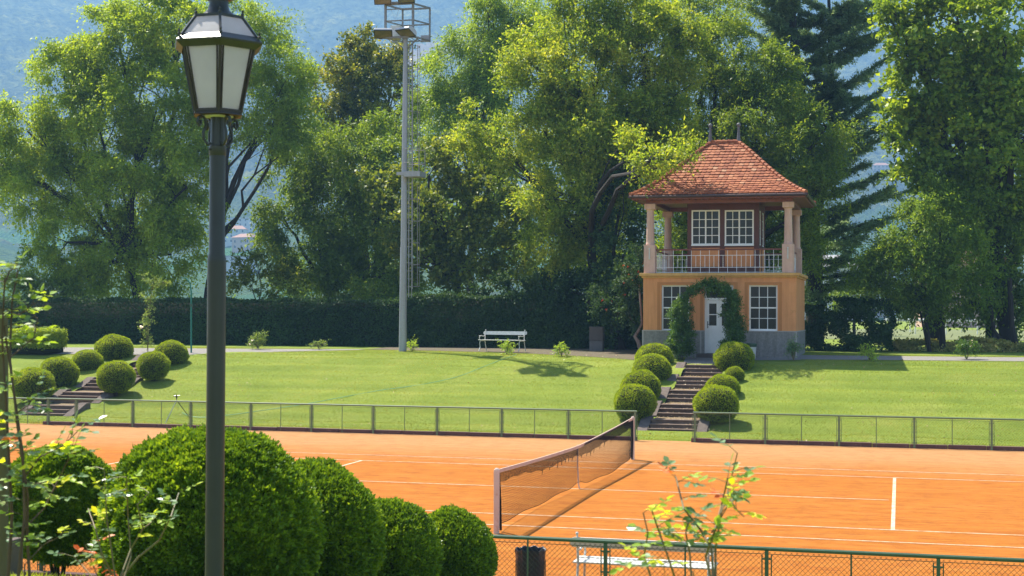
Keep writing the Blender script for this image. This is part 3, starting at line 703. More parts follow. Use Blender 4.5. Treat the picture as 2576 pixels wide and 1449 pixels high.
tree('ivy_clad_tree', 'dark ivy covered tree column left of the pavilion balcony', 'tree',
  [(1560, 520, 58, 85, 31.5), (1568, 640, 60, 95, 31), (1560, 770, 70, 95, 31), (1480, 750, 70, 80, 32), (1400, 740, 80, 70, 33), (1300, 740, 90, 60, 33.5)],
  M['ivy'], M['barkdark'], bx(1565, 31), .25, leafL=.14, wd=.7, cover=3.4, rc=.4, K=7, SL=.4, droop=.4, upb=0, seed=11, group=TR)
tree('locust_tree', 'feathery locust tree with rusty seed pods rising behind the pavilion', 'tree',
  [(1700, 30, 80, 60, 40), (1790, 110, 85, 95, 38), (1880, 190, 95, 95, 37), (1790, 290, 105, 100, 37), (1930, 290, 95, 90, 36), (1990, 390, 105, 80, 35.5), (2080, 320, 58, 52, 35.5), (1750, 420, 90, 80, 37), (1880, 420, 90, 80, 37), (2060, 470, 55, 50, 35), (1700, 560, 70, 90, 37), (1820, 590, 110, 80, 38), (2045, 560, 50, 60, 34.5), (2030, 650, 42, 50, 34), (1960, 560, 70, 80, 37), (1950, 200, 50, 50, 36), (1830, 20, 60, 40, 40), (1880, 650, 120, 60, 38), (1700, 660, 60, 60, 37)],
  M['robinia'], M['barkdark'], bx(1840, 36), .28, leafL=.15, wd=.36, cover=3.6, rc=.45, K=10, SL=.7, droop=.4, upb=.1, seed=12, group=TR, tw=6)
tree('tulip_tree', 'huge broad leaved tree filling the top right corner', 'tree',
  [(2300, 70, 85, 85, 35), (2410, 60, 120, 90, 36), (2530, 90, 100, 110, 35), (2330, 200, 90, 80, 35), (2450, 220, 120, 110, 35), (2560, 270, 90, 110, 35), (2310, 310, 75, 80, 35), (2420, 350, 110, 100, 35), (2540, 400, 100, 100, 35), (2310, 410, 55, 60, 35), (2250, 30, 40, 40, 35), (2380, 440, 80, 70, 35.5), (2500, 520, 100, 80, 36)],
  M['bigleaf'], M['barkdark'], bx(2545, 36), .38, leafL=.22, wd=.75, cover=4.8, rc=.5, K=6, SL=.5, droop=.35, upb=.15, seed=13, group=TR)
tree('young_locust', 'bright green young locust right of the cedar, under the broad leaved tree', 'tree',
  [(2330, 510, 55, 45, 33), (2250, 600, 55, 50, 32.5), (2190, 700, 40, 40, 33), (2290, 770, 60, 35, 33), (2380, 500, 50, 50, 33.5), (2370, 600, 95, 80, 33), (2230, 660, 55, 45, 33), (2310, 690, 90, 70, 33), (2400, 700, 85, 65, 33.5), (2420, 520, 60, 60, 34)],
  M['robbright'], M['barkdark'], bx(2340, 33), .10, leafL=.15, wd=.38, cover=3.8, rc=.4, K=10, SL=.7, droop=.35, upb=.15, seed=14, group=TR,
  extra_limbs=[([(2372, 884, 33.4), (2368, 800, 33.4), (2360, 700, 33.3), (2350, 600, 33)], .15, .05), ([(2335, 880, 33), (2318, 800, 33), (2306, 740, 33)], .05, .03)])
tree('broad_shade_tree', 'dark low hanging tree with several trunks at the right edge', 'tree',
  [(2510, 540, 70, 60, 36), (2570, 500, 60, 70, 36), (2480, 620, 85, 80, 37), (2550, 640, 70, 110, 36), (2440, 740, 75, 45, 37), (2530, 760, 80, 55, 36), (2270, 740, 60, 40, 37)],
  M['midgreen'], M['barkdark'], bx(2492, 37), .22, leafL=.18, wd=.5, cover=3.0, rc=.45, K=8, SL=.6, droop=.4, upb=0, seed=15, group=TR,
  extra_limbs=[([(2350, 888, 36), (2350, 800, 36), (2348, 700, 36)], .30, .2), ([(2560, 890, 34), (2545, 820, 34), (2540, 700, 34)], .14, .1), ([(2538, 885, 34), (2500, 830, 34), (2490, 740, 34)], .10, .06)])
tree('hazel_shrub', 'bright yellow green shrub behind the far left low hedge', 'shrub',
  [(95, 680, 65, 55, 36), (60, 740, 60, 45, 35), (140, 740, 55, 45, 35)],
  M['sumac'], M['barkdark'], bx(95, 35.5), .08, leafL=.18, wd=.4, cover=2.8, rc=.35, K=8, SL=.6, droop=.3, seed=16)
tree('laburnum_shrub', 'small yellow green shrub above the hedge just right of the lamp post', 'shrub',
  [(650, 665, 48, 42, 36), (630, 720, 45, 30, 36), (700, 715, 45, 35, 36)],
  M['maple'], M['barkdark'], bx(650, 36), .08, leafL=.18, wd=.5, cover=2.6, rc=.35, K=8, SL=.5, droop=.3, seed=17)
tree('elder_shrub', 'light green shrub peeping over the hedge left of the mast base', 'shrub',
  [(950, 735, 42, 28, 36), (985, 745, 35, 22, 36)],
  M['sumac'], M['barkdark'], bx(960, 36), .06, leafL=.16, wd=.5, cover=2.6, rc=.3, K=8, SL=.5, droop=.2, seed=18)
tree('round_tree', 'small light green tree beyond the right hedge, before the white houses', 'tree',
  [(2150, 740, 50, 28, 75), (2110, 760, 40, 25, 75), (2195, 755, 35, 30, 75)],
  M['sumac'], M['barkdark'], bx(2150, 75, 840), .12, leafL=.22, wd=.6, cover=3, rc=.5, K=7, SL=.5, droop=.1, seed=19)
for j, (L_, lb) in enumerate([
   ([(640, 830, 90, 60, 80), (760, 700, 70, 60, 80)], 'dark background tree seen in gaps left of the mast'),
   ([(1150, 500, 150, 100, 62), (1000, 640, 130, 100, 62), (1320, 520, 100, 140, 62)], 'dark background tree seen in gaps behind the maple'),
   ([(1480, 330, 150, 140, 62), (1600, 500, 130, 130, 60), (1450, 640, 140, 90, 60)], 'dark background tree seen in gaps of the golden tree'),
   ([(2500, 300, 130, 160, 58), (2450, 560, 120, 110, 58)], 'dark background tree behind the broad leaved tree')]):
    tree('background_tree', lb, 'tree', L_, M['midgreen'], M['barkdark'], bx(L_[0][0], L_[0][4], 850), .3, leafL=.30, wd=.6, cover=2.6, rc=.8, K=7, SL=.8, droop=.3, seed=30+j)
# ------------------------------------------------------------------ cedar
def cedar():
    rs = np.random.RandomState(5); Y0 = 42.0
    b = atY(2050, 870, Y0); gz = float(ztv(Y0)); B = np.array([b[0], Y0, gz])
    e = empty('cedar_tree', B, 'dark blue green cedar with layered boughs reaching right of the pavilion', 'tree', TR)
    m = MB(); Ps = []; A = []; NN = []
    def w(u, v, dy=0.0): q = atY(u, v, Y0+dy)-B; return np.array(q)
    T1 = [w(2050, 890), w(2048, 700), w(2040, 500), w(2020, 300), w(2000, 120), w(1985, -60), w(1975, -260)]
    m.tube(T1, [.45, .42, .38, .30, .22, .14, .05], 9, False)
    T2 = [w(2045, 560), w(2085, 430, .6), w(2100, 300, .9), w(2090, 150, 1.0), w(2085, 0, 1.2), w(2080, -150, 1.2)]
    m.tube(T2, [.25, .22, .17, .12, .08, .03], 7, False)
    def bough(p0, p1, r0, sag, wl, dens=1.0):
        p0 = np.array(p0); p1 = np.array(p1); L_ = np.linalg.norm(p1-p0); n = max(7, int(L_*3.2)); d0 = (p1-p0)/L_
        off = rs.normal(size=3)*.05*L_; pts = []
        for i in range(n):
            t = i/(n-1.0); pts.append(p0+(p1-p0)*t+off*math.sin(math.pi*t)-np.array([0, 0, sag*L_*math.sin(math.pi*t)])+(rs.normal(size=3)*.03 if 0 < i < n-1 else 0))
        m.tube(pts, list(np.linspace(r0, .012, n)), 6, False)
        sd = nrm(np.cross(d0, [0, 0, 1.0]))
        for i in range(1, n):
            t = i/(n-1.0)
            if t < .12: continue
            for s in (-1, 1):
                for q in range(3):
                    l2 = wl*(1.08-.78*t)*rs.uniform(.35, 1.1); a = pts[i-1]+(pts[i]-pts[i-1])*rs.rand()
                    dd = nrm(sd*s*rs.uniform(.45, 1)+d0*rs.uniform(.3, 1.0)+np.array([0, 0, rs.uniform(-.42, .30)]))
                    e_ = a+dd*l2; m.tube([a, a+dd*l2*.5+np.array([0, 0, .04]), e_-np.array([0, 0, .05*l2])], [.018, .012, .004], 3, False)
                    nt = max(8, int(l2*70*dens)); tt = rs.rand(nt)
                    Ps.append(a+dd*l2*tt[:, None]+rs.normal(size=(nt, 3))*np.array([.06, .06, .035])-np.array([0, 0, .03])); A.append(nrm(dd*.6+rs.normal(size=(nt, 3))*.5+np.array([0, 0, .1]))); NN.append(rs.normal(size=(nt, 3))*.7+np.array([0, 0, 1.0]))
            nt = int(16*dens); tt = rs.rand(nt)
            Ps.append(pts[i-1]+(pts[i]-pts[i-1])*tt[:, None]+rs.normal(size=(nt, 3))*.05); A.append(nrm(d0*.7+rs.normal(size=(nt, 3))*.6+np.array([0, 0, .3]))); NN.append(rs.normal(size=(nt, 3))+np.array([0, 0, .6]))
    # long boughs reaching right: (start, tip, depth offset)
    R_ = [((2020, 120), (2190, 8), 0), ((2030, 190), (2186, 62), -.8), ((2050, 190), (2215, 100), .8), ((2060, 260), (2240, 139), -.3), ((2070, 240), (2200, 180), 1.4), ((2060, 330), (2246, 208), .5), ((2085, 330), (2200, 255), -1.2), ((2060, 400), (2252, 250), 0), ((2060, 430), (2249, 325), -.6),
          ((2040, 470), (2190, 300), -1.5), ((2045, 500), (2300, 400), .3), ((2045, 540), (2330, 470), .8), ((2045, 560), (2250, 470), -1.0), ((2048, 600), (2290, 540), 0), ((2048, 640), (2230, 560), -1.4), ((2048, 660), (2280, 620), .7), ((2048, 700), (2260, 660), -.4), ((2048, 720), (2210, 690), -1.2), ((2048, 740), (2190, 720), .8), ((2048, 610), (2180, 590), -2.2)]
    for (a, c, dy) in R_: bough(w(*a), w(c[0], c[1], dy*1.6), .10 if a[1] > 380 else .06, rs.uniform(-.03, .06), 1.15)
    L2 = [((2010, 90), (1880, 20)), ((2020, 170), (1870, 70)), ((2030, 240), (1880, 130)), ((2025, 300), (1890, 190)), ((2000, 60), (1890, -30)), ((2090, 60), (2160, -20)), ((2000, 20), (1930, -60)), ((2030, 350), (1920, 250))]
    for a, c in L2:
        for dy in (-1.2, 1.0): bough(w(*a), w(c[0]+rs.uniform(-20, 20), c[1]+rs.uniform(-15, 15), dy*1.5), .06, rs.uniform(-.03, .05), 1.25)
    # boughs toward and away from the viewer fill the middle of the crown
    for k in range(80):
        t = rs.uniform(.08, .92); z = t*(len(T1)-1); i = int(z); p = T1[i]+(T1[min(i+1, len(T1)-1)]-T1[i])*(z-i)
        if k % 2: z = t*(len(T2)-1); i = int(z); p = T2[i]+(T2[min(i+1, len(T2)-1)]-T2[i])*(z-i)
        az = rs.uniform(0, 2*math.pi); ln = rs.uniform(1.8, 4.0)*(1 if t < .5 else .85); bough(p, p+np.array([math.cos(az)*ln, math.sin(az)*ln, ln*rs.uniform(.05, .55)]), .05, rs.uniform(-.04, .06), 1.2, 1.3)
    P = np.vstack(Ps); A = np.vstack(A); NN = np.vstack(NN)
    np_mesh('crown', leaves(P, A, nrm(NN), rs.uniform(.09, .20, len(P)), .36), 4, M['cedar'], e)
    m.build('trunk', M['barkdark'], e, True)
cedar()
# ------------------------------------------------------------------ hedges
def hedge(name, lab, x0, x1, y0, y1, zt_, mat, n, leaf, gaps=0.0, seed=1, core=True, lump=.12, zb=None, cat='hedge'):
    rs = np.random.RandomState(seed); g = float(ztv((y0+y1)/2)) if zb is None else zb; cx = (x0+x1)/2; cy = (y0+y1)/2
    e = empty(name, (cx, cy, float(ztv(cy))), lab, cat)
    w, dp, h = x1-x0, y1-y0, zt_-g
    ar = np.array([w*h, w*dp, dp*h, dp*h, w*h*.3]); k = rs.choice(5, n, p=ar/ar.sum()); a, b = rs.rand(n), rs.rand(n)
    P = np.zeros((n, 3)); D = np.zeros((n, 3))
    for f in range(5):
        i = k == f
        if f == 0: P[i] = np.stack([a[i]*w-w/2, np.full(i.sum(), -dp/2), b[i]*h], 1); D[i] = (0, -1, 0)
        if f == 1: P[i] = np.stack([a[i]*w-w/2, b[i]*dp-dp/2, np.full(i.sum(), h)], 1); D[i] = (0, 0, 1)
        if f == 2: P[i] = np.stack([np.full(i.sum(), -w/2), a[i]*dp-dp/2, b[i]*h], 1); D[i] = (-1, 0, 0)
        if f == 3: P[i] = np.stack([np.full(i.sum(), w/2), a[i]*dp-dp/2, b[i]*h], 1); D[i] = (1, 0, 0)
        if f == 4: P[i] = np.stack([a[i]*w-w/2, np.full(i.sum(), dp/2), b[i]*h], 1); D[i] = (0, 1, 0)
    lu = np.sin(P[:, 0]*1.7+P[:, 2]*2.1)*np.sin(P[:, 2]*2.7+P[:, 0]*.6)+.7*np.sin(P[:, 0]*4.3+1)*np.sin(P[:, 2]*5.1+P[:, 1]*3)
    P = P+D*(lu*lump)[:, None]+rs.normal(size=P.shape)*.04
    if gaps:
        keep = (np.sin(P[:, 0]*3.1)*np.sin(P[:, 2]*4.3+P[:, 0])+rs.normal(size=n)*.4) > -1+gaps*1.3; P, D = P[keep], D[keep]
    nn = len(P); ax = nrm(D*.5+rs.normal(size=P.shape)*.6+np.array([0, 0, -.35])); nr = nrm(D*.9+rs.normal(size=P.shape)*.5+np.array([0, 0, .3]))
    ex = None
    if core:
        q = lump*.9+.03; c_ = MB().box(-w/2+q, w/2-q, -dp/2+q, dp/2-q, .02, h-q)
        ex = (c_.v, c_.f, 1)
    o = np_mesh('foliage', leaves(P+np.array([0, 0, g-float(ztv(cy))]), ax, nr, leaf*rs.uniform(.6, 1.4, nn), .7), 4, [mat, M['boxcore']], e, ex)
    return e, o
XH0 = float(atY(-60, 870, 33)[0]); XH1 = float(atY(1040, 870, 33)[0]); XH2 = float(atY(1625, 870, 33)[0])
hedge('clipped_hedge', 'long dark clipped hedge running behind the lawn left of the floodlight mast', XH0, XH1, 31.6, 32.9, float(atY(600, 757, 32)[2]), M['hedge'], 95000, .085, seed=1, lump=.07)
hedge('clipped_hedge', 'dark hedge wall behind the white bench, between mast and pavilion', XH1+.05, XH2, 31.7, 33.2, float(atY(1300, 748, 32)[2]), M['ivy'], 75000, .10, seed=2, lump=.12)
hedge('wild_hedge', 'loose dark wild hedge right of the pavilion with light showing through', float(atY(2019, 870, 33)[0]), float(atY(2235, 870, 33)[0]), 32.2, 33.3, float(atY(2100, 762, 33)[2]), M['hedge'], 30000, .11, .62, 3, False, .2)
hedge('wild_hedge', 'low straggling undergrowth under the trees at the right edge', float(atY(2235, 870, 34)[0]), float(atY(2620, 870, 34)[0]), 33.4, 34.8, float(atY(2300, 862, 34)[2]), M['drygrass'], 16000, .10, .3, 4, False, .15)
e, o = hedge('low_hedge', 'low square clipped hedge on short stems at far left beside the gravel path', float(atY(28, 870, 23.2)[0]), float(atY(141, 870, 23.2)[0]), 22.6, 23.9, float(atY(100, 833, 23.2)[2]), M['box'], 22000, .055, 0, 5, True, .03, zb=float(ztv(23.2))+.28)
o.data.transform(Matrix.Translation((0, 0, 0)))
m = MB()
for k in range(9):
    xx = -.8+1.6*k/8
    m.tube([(xx, -.2+.1*(k % 3), 0), (xx+random.uniform(-.1, .1), 0, .45)], [.03, .02], 5)
m.build('stem', M['bark'], e)
# ------------------------------------------------------------------ pavilion
def pavilion():
    YF = 25.0
    def Q(u, v, Y=YF): p = atY(u, v, Y); return float(p[0]), float(p[2])
    XL, _ = Q(1618, 800); XR, _ = Q(2003, 800); G = float(ztv(YF))-.03
    D_ = 4.9; YB = YF+D_
    e = empty('pavilion', ((XL+XR)/2, YF, G), 'two storey orange garden pavilion with open balcony and red tiled hip roof', 'building')
    ox, oy, oz = e.location
    def P(o): o.location = (-ox, -oy, -oz); return o
    zD = Q(1700, 833)[1]; zC0 = Q(1700, 699)[1]; zC1 = Q(1700, 687)[1]
    # openings on the front: (x0,x1,z0,z1)
    def rect(u0, u1, v0, v1): return (Q(u0, v0)[0], Q(u1, v0)[0], Q(u0, v1)[1], Q(u0, v0)[1])
    w1 = rect(1664, 1734, 717, 832); w2 = rect(1884, 1956, 717, 832); dr = rect(1772, 1845, 717, 889)
    T = .32; y0, y1 = YF, YF+T
    def wallfront(mb, z0, z1, ops, y0=y0, y1=y1, x0=XL, x1=XR):
        xs = x0
        for (a, b, c0, c1) in ops:
            mb.box(xs, a, y0, y1, z0, z1)
            if c0 > z0: mb.box(a, b, y0, y1, z0, c0)
            if c1 < z1: mb.box(a, b, y0, y1, c1, z1)
            xs = b
        mb.box(xs, x1, y0, y1, z0, z1)
    m = MB(); wallfront(m, zD, zC0, [(w1[0], w1[1], zD, w1[3]), (dr[0], dr[1], zD, dr[3]), (w2[0], w2[1], zD, w2[3])])
    m.box(XL, XL+T, y1, YB, zD, zC0); m.box(XR-T, XR, y1, YB, zD, zC0); m.box(XL+T, XR-T, YB-T, YB, zD, zC0)
    P(m.build('wall', M['ochre'], e))
    m = MB(); q = .025
    m.box(XL-q, dr[0], YF-q, YF+T, G-.3, zD); m.box(dr[1], XR+q, YF-q, YF+T, G-.3, zD)
    m.box(XL-q, XL+T, YF+T, YB+q, G-.3, zD); m.box(XR-T, XR+q, YF+T, YB+q, G-.3, zD); m.box(XL+T, XR-T, YB-T, YB+q, G-.3, zD)
    P(m.build('dado', M['dado'], e))
    m = MB(); m.box(XL-q-.012, dr[0], YF-q-.012, YF+.1, zD, zD+.035); m.box(dr[1], XR+q+.012, YF-q-.012, YF+.1, zD, zD+.035)
    m.box(XR-.1, XR+q+.012, YF+.1, YB, zD, zD+.035)
    for xx in (XL-q-.008, XR+q-.05, dr[0]-.16, dr[1]+.09): m.box(xx, xx+.055, YF-q-.008, YF-q+.02, G-.3, zD)
    P(m.build('dado_trim', M['trimgrey'], e))
    # shallow surrounds above windows and door (slightly darker reveal lines)
    m = MB()
    for (a, b, c0, c1) in (w1, dr, w2):
        m.v += [(a-.16, YF-.003, c1+.11), (b+.16, YF-.003, c1+.11), (b+.04, YF-.003, c1+.012), (a-.04, YF-.003, c1+.012)]
        n = len(m.v); m.f.append((n-4, n-3, n-2, n-1)); m.m.append(0)
        m.v += [(a-.16, YF-.003, c1+.11), (a-.04, YF-.003, c1+.012), (a-.04, YF-.003, zD+.04), (a-.16, YF-.003, zD+.04)]
        n = len(m.v); m.f.append((n-4, n-3, n-2, n-1)); m.m.append(0)
        m.v += [(b+.16, YF-.003, c1+.11), (b+.04, YF-.003, c1+.012), (b+.04, YF-.003, zD+.04), (b+.16, YF-.003, zD+.04)]
        n = len(m.v); m.f.append((n-4, n-1, n-2, n-3)); m.m.append(0)
    P(m.build('window_surround', surf('ochre_reveal', (.50, .21, .068), (.47, .19, .06), 3, .85), e))
    # cornice
    m = MB(); o_ = .13
    m.box(XL-.06, XR+.06, YF-.06, YB+.06, zC0, zC0+.07); m.box(XL-o_, XR+o_, YF-o_, YB+o_, zC0+.07, zC1)
    P(m.build('cornice', M['cornice'], e, bevel=.015))
    def window(r, y, cols, rows, fr=.06, bar=.024, midrow=None, midcol=None, midw=.05, par=e, nm='window', rec=.10):
        a, b, c0, c1 = r; yy = y+rec; f = MB()
        f.box(a, a+fr, yy, yy+.06, c0, c1); f.box(b-fr, b, yy, yy+.06, c0, c1)
        f.box(a+fr, b-fr, yy, yy+.06, c0, c0+fr*1.15); f.box(a+fr, b-fr, yy, yy+.06, c1-fr, c1)
        f.box(a-.01, b+.01, yy-.05, yy, c0-.03, c0+.02)
        ia, ib, jc, jd = a+fr, b-fr, c0+fr*1.15, c1-fr
        for k in range(1, cols):
            x = ia+(ib-ia)*k/cols; w = (midw if midcol == k else bar)/2
            f.box(x-w, x+w, yy+.012, yy+.046, jc, jd)
        for k in range(1, rows):
            z = jc+(jd-jc)*k/rows; w = (midw if midrow == k else bar)/2
            f.box(ia, ib, yy+.01, yy+.048, z-w, z+w)
        o = P(f.build(nm, M['white'], par)); g = MB().box(ia-.01, ib+.01, yy+.028, yy+.034, jc-.01, jd+.01).build('pane', M['glass'], o)
        return o
    window(w1, YF, 3, 4, midrow=2); window(w2, YF, 3, 4, midrow=2)
    # door with transom and two glazed leaves
    a, b, c0, c1 = dr; yy = YF+.09; zt0 = Q(1800, 752)[1]
    f = MB(); f.box(a, a+.07, yy, yy+.07, c0, c1); f.box(b-.07, b, yy, yy+.07, c0, c1); f.box(a+.07, b-.07, yy, yy+.07, c1-.07, c1); f.box(a+.07, b-.07, yy, yy+.07, zt0-.04, zt0+.04)
    fo = P(f.build('door_frame', M['white'], e)); MB().box(a+.07, b-.07, yy+.03, yy+.036, zt0+.04, c1-.07).build('pane', M['glass'], fo)
    xm = (a+b)/2
    for i, (l0, l1) in enumerate(((a+.072, xm-.003), (xm+.003, b-.072))):
        zl, zh = c0+.01, zt0-.045; gz0 = zl+(zh-zl)*.52; gz1 = zh-.13; s = .095
        d = MB(); y2 = yy+.012
        d.box(l0, l0+s, y2, y2+.045, zl, zh); d.box(l1-s, l1, y2, y2+.045, zl, zh); d.box(l0+s, l1-s, y2, y2+.045, zl, gz0); d.box(l0+s, l1-s, y2, y2+.045, gz1, zh)
        zm = (gz0+gz1)/2; d.box(l0+s, l1-s, y2+.008, y2+.036, zm-.015, zm+.015)
        d.box(l0+s*.8, l1-s*.8, y2-.008, y2, zl+.16, zl+.18); d.box(l0+s*.8, l1-s*.8, y2-.008, y2, gz0-.14, gz0-.12)
        d.box(l0+s*.8, l0+s, y2-.008, y2, zl+.18, gz0-.14); d.box(l1-s, l1-s*.8, y2-.008, y2, zl+.18, gz0-.14)
        do = P(d.build('door', M['white'], e)); MB().box(l0+s, l1-s, y2+.02, y2+.026, gz0, gz1).build('pane', M['glass'], do)
        if i == 0:
            h = MB().box(l0+.03, l0+.06, y2-.01, y2, gz0-.1, gz0+.16).box(l0+.03, l0+.14, y2-.05, y2-.035, gz0+.04, gz0+.06)
            h.build('door_handle', M['lampbrown'], do)
    P(MB().box(a-.25, b+.35, YF-.42, YF-.028, G-.1, c0-.002).build('doorstep', M['stonegrey'], e, bevel=.01))
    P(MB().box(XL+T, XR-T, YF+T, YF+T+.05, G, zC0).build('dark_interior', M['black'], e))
    # floor slab of the balcony
    P(MB().box(XL, XR, YF, YB, zC1-.02, zC1+.006).build('balcony_floor', M['trimgrey'], e))
    # columns
    zt_f = Q(1983, 508, YF+.2)[1]
    def column(x, y, ztop=zt_f):
        c = MB(); zp = zC1+ (Q(1636, 616, YF+.2)[1]-Q(1636, 687, YF+.2)[1]); h = .215
        c.box(x-h, x+h, y-h, y+h, zC1+.006, zp)
        c.lathe(x, y, [(.175, zp), (.175, zp+.06), (.158, zp+.09), (.152, zp+.5), (.138, ztop-.27), (.150, ztop-.25), (.150, ztop-.235), (.185, ztop-.21)], 20)
        c.box(x-.205, x+.205, y-.205, y+.205, ztop-.21, ztop)
        return P(c.build('column', M['sandstone'], e, bevel=.012))
    cxl = Q(1636, 600, YF+.22)[0]; cxr = Q(1983, 600, YF+.22)[0]; cyf = YF+.24; cyb = YB-.3
    zp = zC1+(Q(1636, 616)[1]-Q(1636, 687)[1])
    for x in (cxl, cxr):
        for y in (cyf, cyb): column(x, y)
    # little white wall lamps on the front pedestals
    for x in (cxl, cxr):
        m = MB().tube([(x+.0, cyf-.235, zp-.34-.17), (x, cyf-.235, zp-.17)], [.028, .022], 8); m.ball((x, cyf-.235, zp-.15), .03); m.ball((x, cyf-.235, zp-.53), .03)
        P(m.build('wall_lamp', M['offwhite'], e, True))
    # railings
    def railing(xa, ya, xb, yb):
        r = MB(); L_ = math.hypot(xb-xa, yb-ya); dx, dy = (xb-xa)/L_, (yb-ya)/L_; zt1 = Q(1800, 627)[1]
        zlo = zC1+.07; zl1 = zC1+.22; zh1 = zt1-.22
        for z in (zC1+.035, zl1, zh1): r.tube([(xa, ya, z), (xb, yb, z)], .011, 4)
        n = int(round(L_/.172)); n += n % 2
        for k in range(n+1):
            t = L_*k/n; x, y = xa+dx*t, ya+dy*t
            if k % 2 == 0: r.tube([(x, y, zC1+.006), (x, y, zt1-.02)], .010, 4)
            else: r.tube([(x, y, zl1), (x, y, zh1)], .010, 4)
        ro = P(r.build('railing', M['white'], e))
        h = MB(); h.tube([(xa, ya, zt1), (xb, yb, zt1)], .032, 6).build('handrail', M['brown2'], ro)
    railing(cxl+.2, cyf, cxr-.2, cyf); railing(cxl+.2, cyb, cxr-.2, cyb); railing(cxr, cyf+.2, cxr, cyb-.2); railing(cxl, cyf+.2, cxl, cyb-.2)
    # upper room
    YR = YF+1.25
    def R(u, v): p = atY(u, v, YR); return float(p[0]), float(p[2])
    rx0 = R(1729, 600)[0]; rx1 = R(1909, 600)[0]; zc = zt_f+.06; ry1 = YB-1.0
    def rr(u0, u1, v0, v1): return (R(u0, v0)[0], R(u1, v0)[0], R(u0, v1)[1], R(u0, v0)[1])
    a1 = rr(1740, 1811, 529, 617); a2 = rr(1823.5, 1896.4, 529, 617); zs = a1[2]
    m = MB(); wallfront(m, zs-.10, zc, [(a1[0], a1[1], zs, a1[3]), (a2[0], a2[1], zs, a2[3])], YR, YR+.14, rx0, rx1)
    m.box(rx0, a1[0], YR, YR+.14, zC1+.006, zs-.10); m.box(a1[1], a2[0], YR, YR+.14, zC1+.006, zs-.10); m.box(a2[1], rx1, YR, YR+.14, zC1+.006, zs-.10)
    m.box(a1[0], a1[1], YR, YR+.14, zC1+.006, zC1+.28); m.box(a2[0], a2[1], YR, YR+.14, zC1+.006, zC1+.28)
    m.box(rx0, rx0+.14, YR+.14, YR+.30, zC1+.006, zc); m.box(rx1-.14, rx1, YR+.14, YR+.30, zC1+.006, zc)
    m.box(rx0, rx0+.14, ry1-.14, ry1, zC1+.006, zc); m.box(rx1-.14, rx1, ry1-.14, ry1, zC1+.006, zc)
    m.box(rx0+.14, rx1-.14, ry1-.14, ry1, zC1+.006, zc)
    for xx in (rx0, rx1-.14):
        m.box(xx, xx+.14, YR+.30, ry1-.14, zs-.1, zs); m.box(xx, xx+.14, YR+.30, ry1-.14, a1[3], zc)
        m.box(xx, xx+.14, (YR+ry1)/2-.06, (YR+ry1)/2+.06, zC1+.006, a1[3])
    P(m.build('timber_room', M['brown'], e))
    m = MB()
    for r_ in (a1, a2): m.box(r_[0], r_[1], YR+.03, YR+.12, zC1+.28, zs-.10)
    for xx in (rx0+.02, rx1-.10): m.box(xx, xx+.08, YR+.30, ry1-.14, zC1+.006, zs-.10)
    P(m.build('room_panel', M['ochre'], e))
    for r_ in (a1, a2): window(r_, YR-.06, 4, 4, fr=.055, bar=.026, midcol=2, midw=.055, rec=.03)
    # side windows of the room
    for xx in (rx0+.05, rx1-.09):
        s = MB(); ya, yb = YR+.30, (YR+ry1)/2-.06
        for (p0, p1) in ((ya, yb), ((YR+ry1)/2+.06, ry1-.14)):
            s.box(xx, xx+.05, p0, p0+.06, zs, a1[3]); s.box(xx, xx+.05, p1-.06, p1, zs, a1[3]); s.box(xx, xx+.05, p0+.06, p1-.06, zs, zs+.06); s.box(xx, xx+.05, p0+.06, p1-.06, a1[3]-.06, a1[3])
            for k in (1, 2, 3):
                z = zs+(a1[3]-zs)*k/4; s.box(xx+.01, xx+.04, p0+.06, p1-.06, z-.012, z+.012)
        so_ = P(s.build('window', M['white'], e)); MB().box(xx+.02, xx+.026, ya+.05, ry1-.15, zs+.02, a1[3]-.02).build('pane', M['glass'], so_)
    # eaves beam and soffit
    OV = .62
    ex0 = Q(1588, 490, YF-.35)[0]; ex1 = Q(2025, 490, YF-.35)[0]; ey0 = YF-.35; ey1 = YB+.35; ze = Q(1800, 491, YF-.35)[1]
    m = MB(); m.box(cxl-.16, cxr+.16, cyf-.13, cyf+.13, zt_f+.001, zt_f+.24); m.box(cxl-.16, cxr+.16, cyb-.13, cyb+.13, zt_f+.001, zt_f+.24)
    m.box(cxl-.16, cxl+.10, cyf+.13, cyb-.13, zt_f+.001, zt_f+.24); m.box(cxr-.10, cxr+.16, cyf+.13, cyb-.13, zt_f+.001, zt_f+.24)
    P(m.build('eaves_beam', M['brown2'], e))
    zsf = ze-.10
    m = MB(); m.box(ex0+.04, ex1-.04, ey0+.04, ey1-.04, zsf, zsf+.05)
    for k in range(26):
        x = ex0+.2+(ex1-ex0-.4)*k/25; m.box(x-.03, x+.03, ey0+.06, cyf-.135, zsf-.035, zsf-.001)
    P(m.build('soffit', M['brown2'], e))
    m = MB(); m.box(ex0, ex1, ey0, ey0+.038, zsf-.02, ze); m.box(ex1-.038, ex1, ey0+.04, ey1, zsf-.02, ze); m.box(ex0, ex0+.038, ey0+.04, ey1, zsf-.02, ze); m.box(ex0+.04, ex1-.04, ey1-.038, ey1, zsf-.02, ze)
    P(m.build('fascia', M['brown2'], e))
    m = MB()
    for (p, q_) in (((ex0-.06, ey0-.06), (ex1+.06, ey0-.06)), ((ex1+.06, ey0-.06), (ex1+.06, ey1+.06)), ((ex0-.06, ey0-.06), (ex0-.06, ey1+.06))):
        m.tube([(p[0], p[1], ze-.02), (q_[0], q_[1], ze-.02)], .058, 8)
    for k in range(9):
        x = ex0+.3+(ex1-ex0-.6)*k/8; m.box(x-.01, x+.01, ey0-.125, ey0-.118, ze-.07, ze+.05)
    P(m.build('gutter', M['gutter'], e, True))
    # tiled roof
    ym = (ey0+ey1)/2
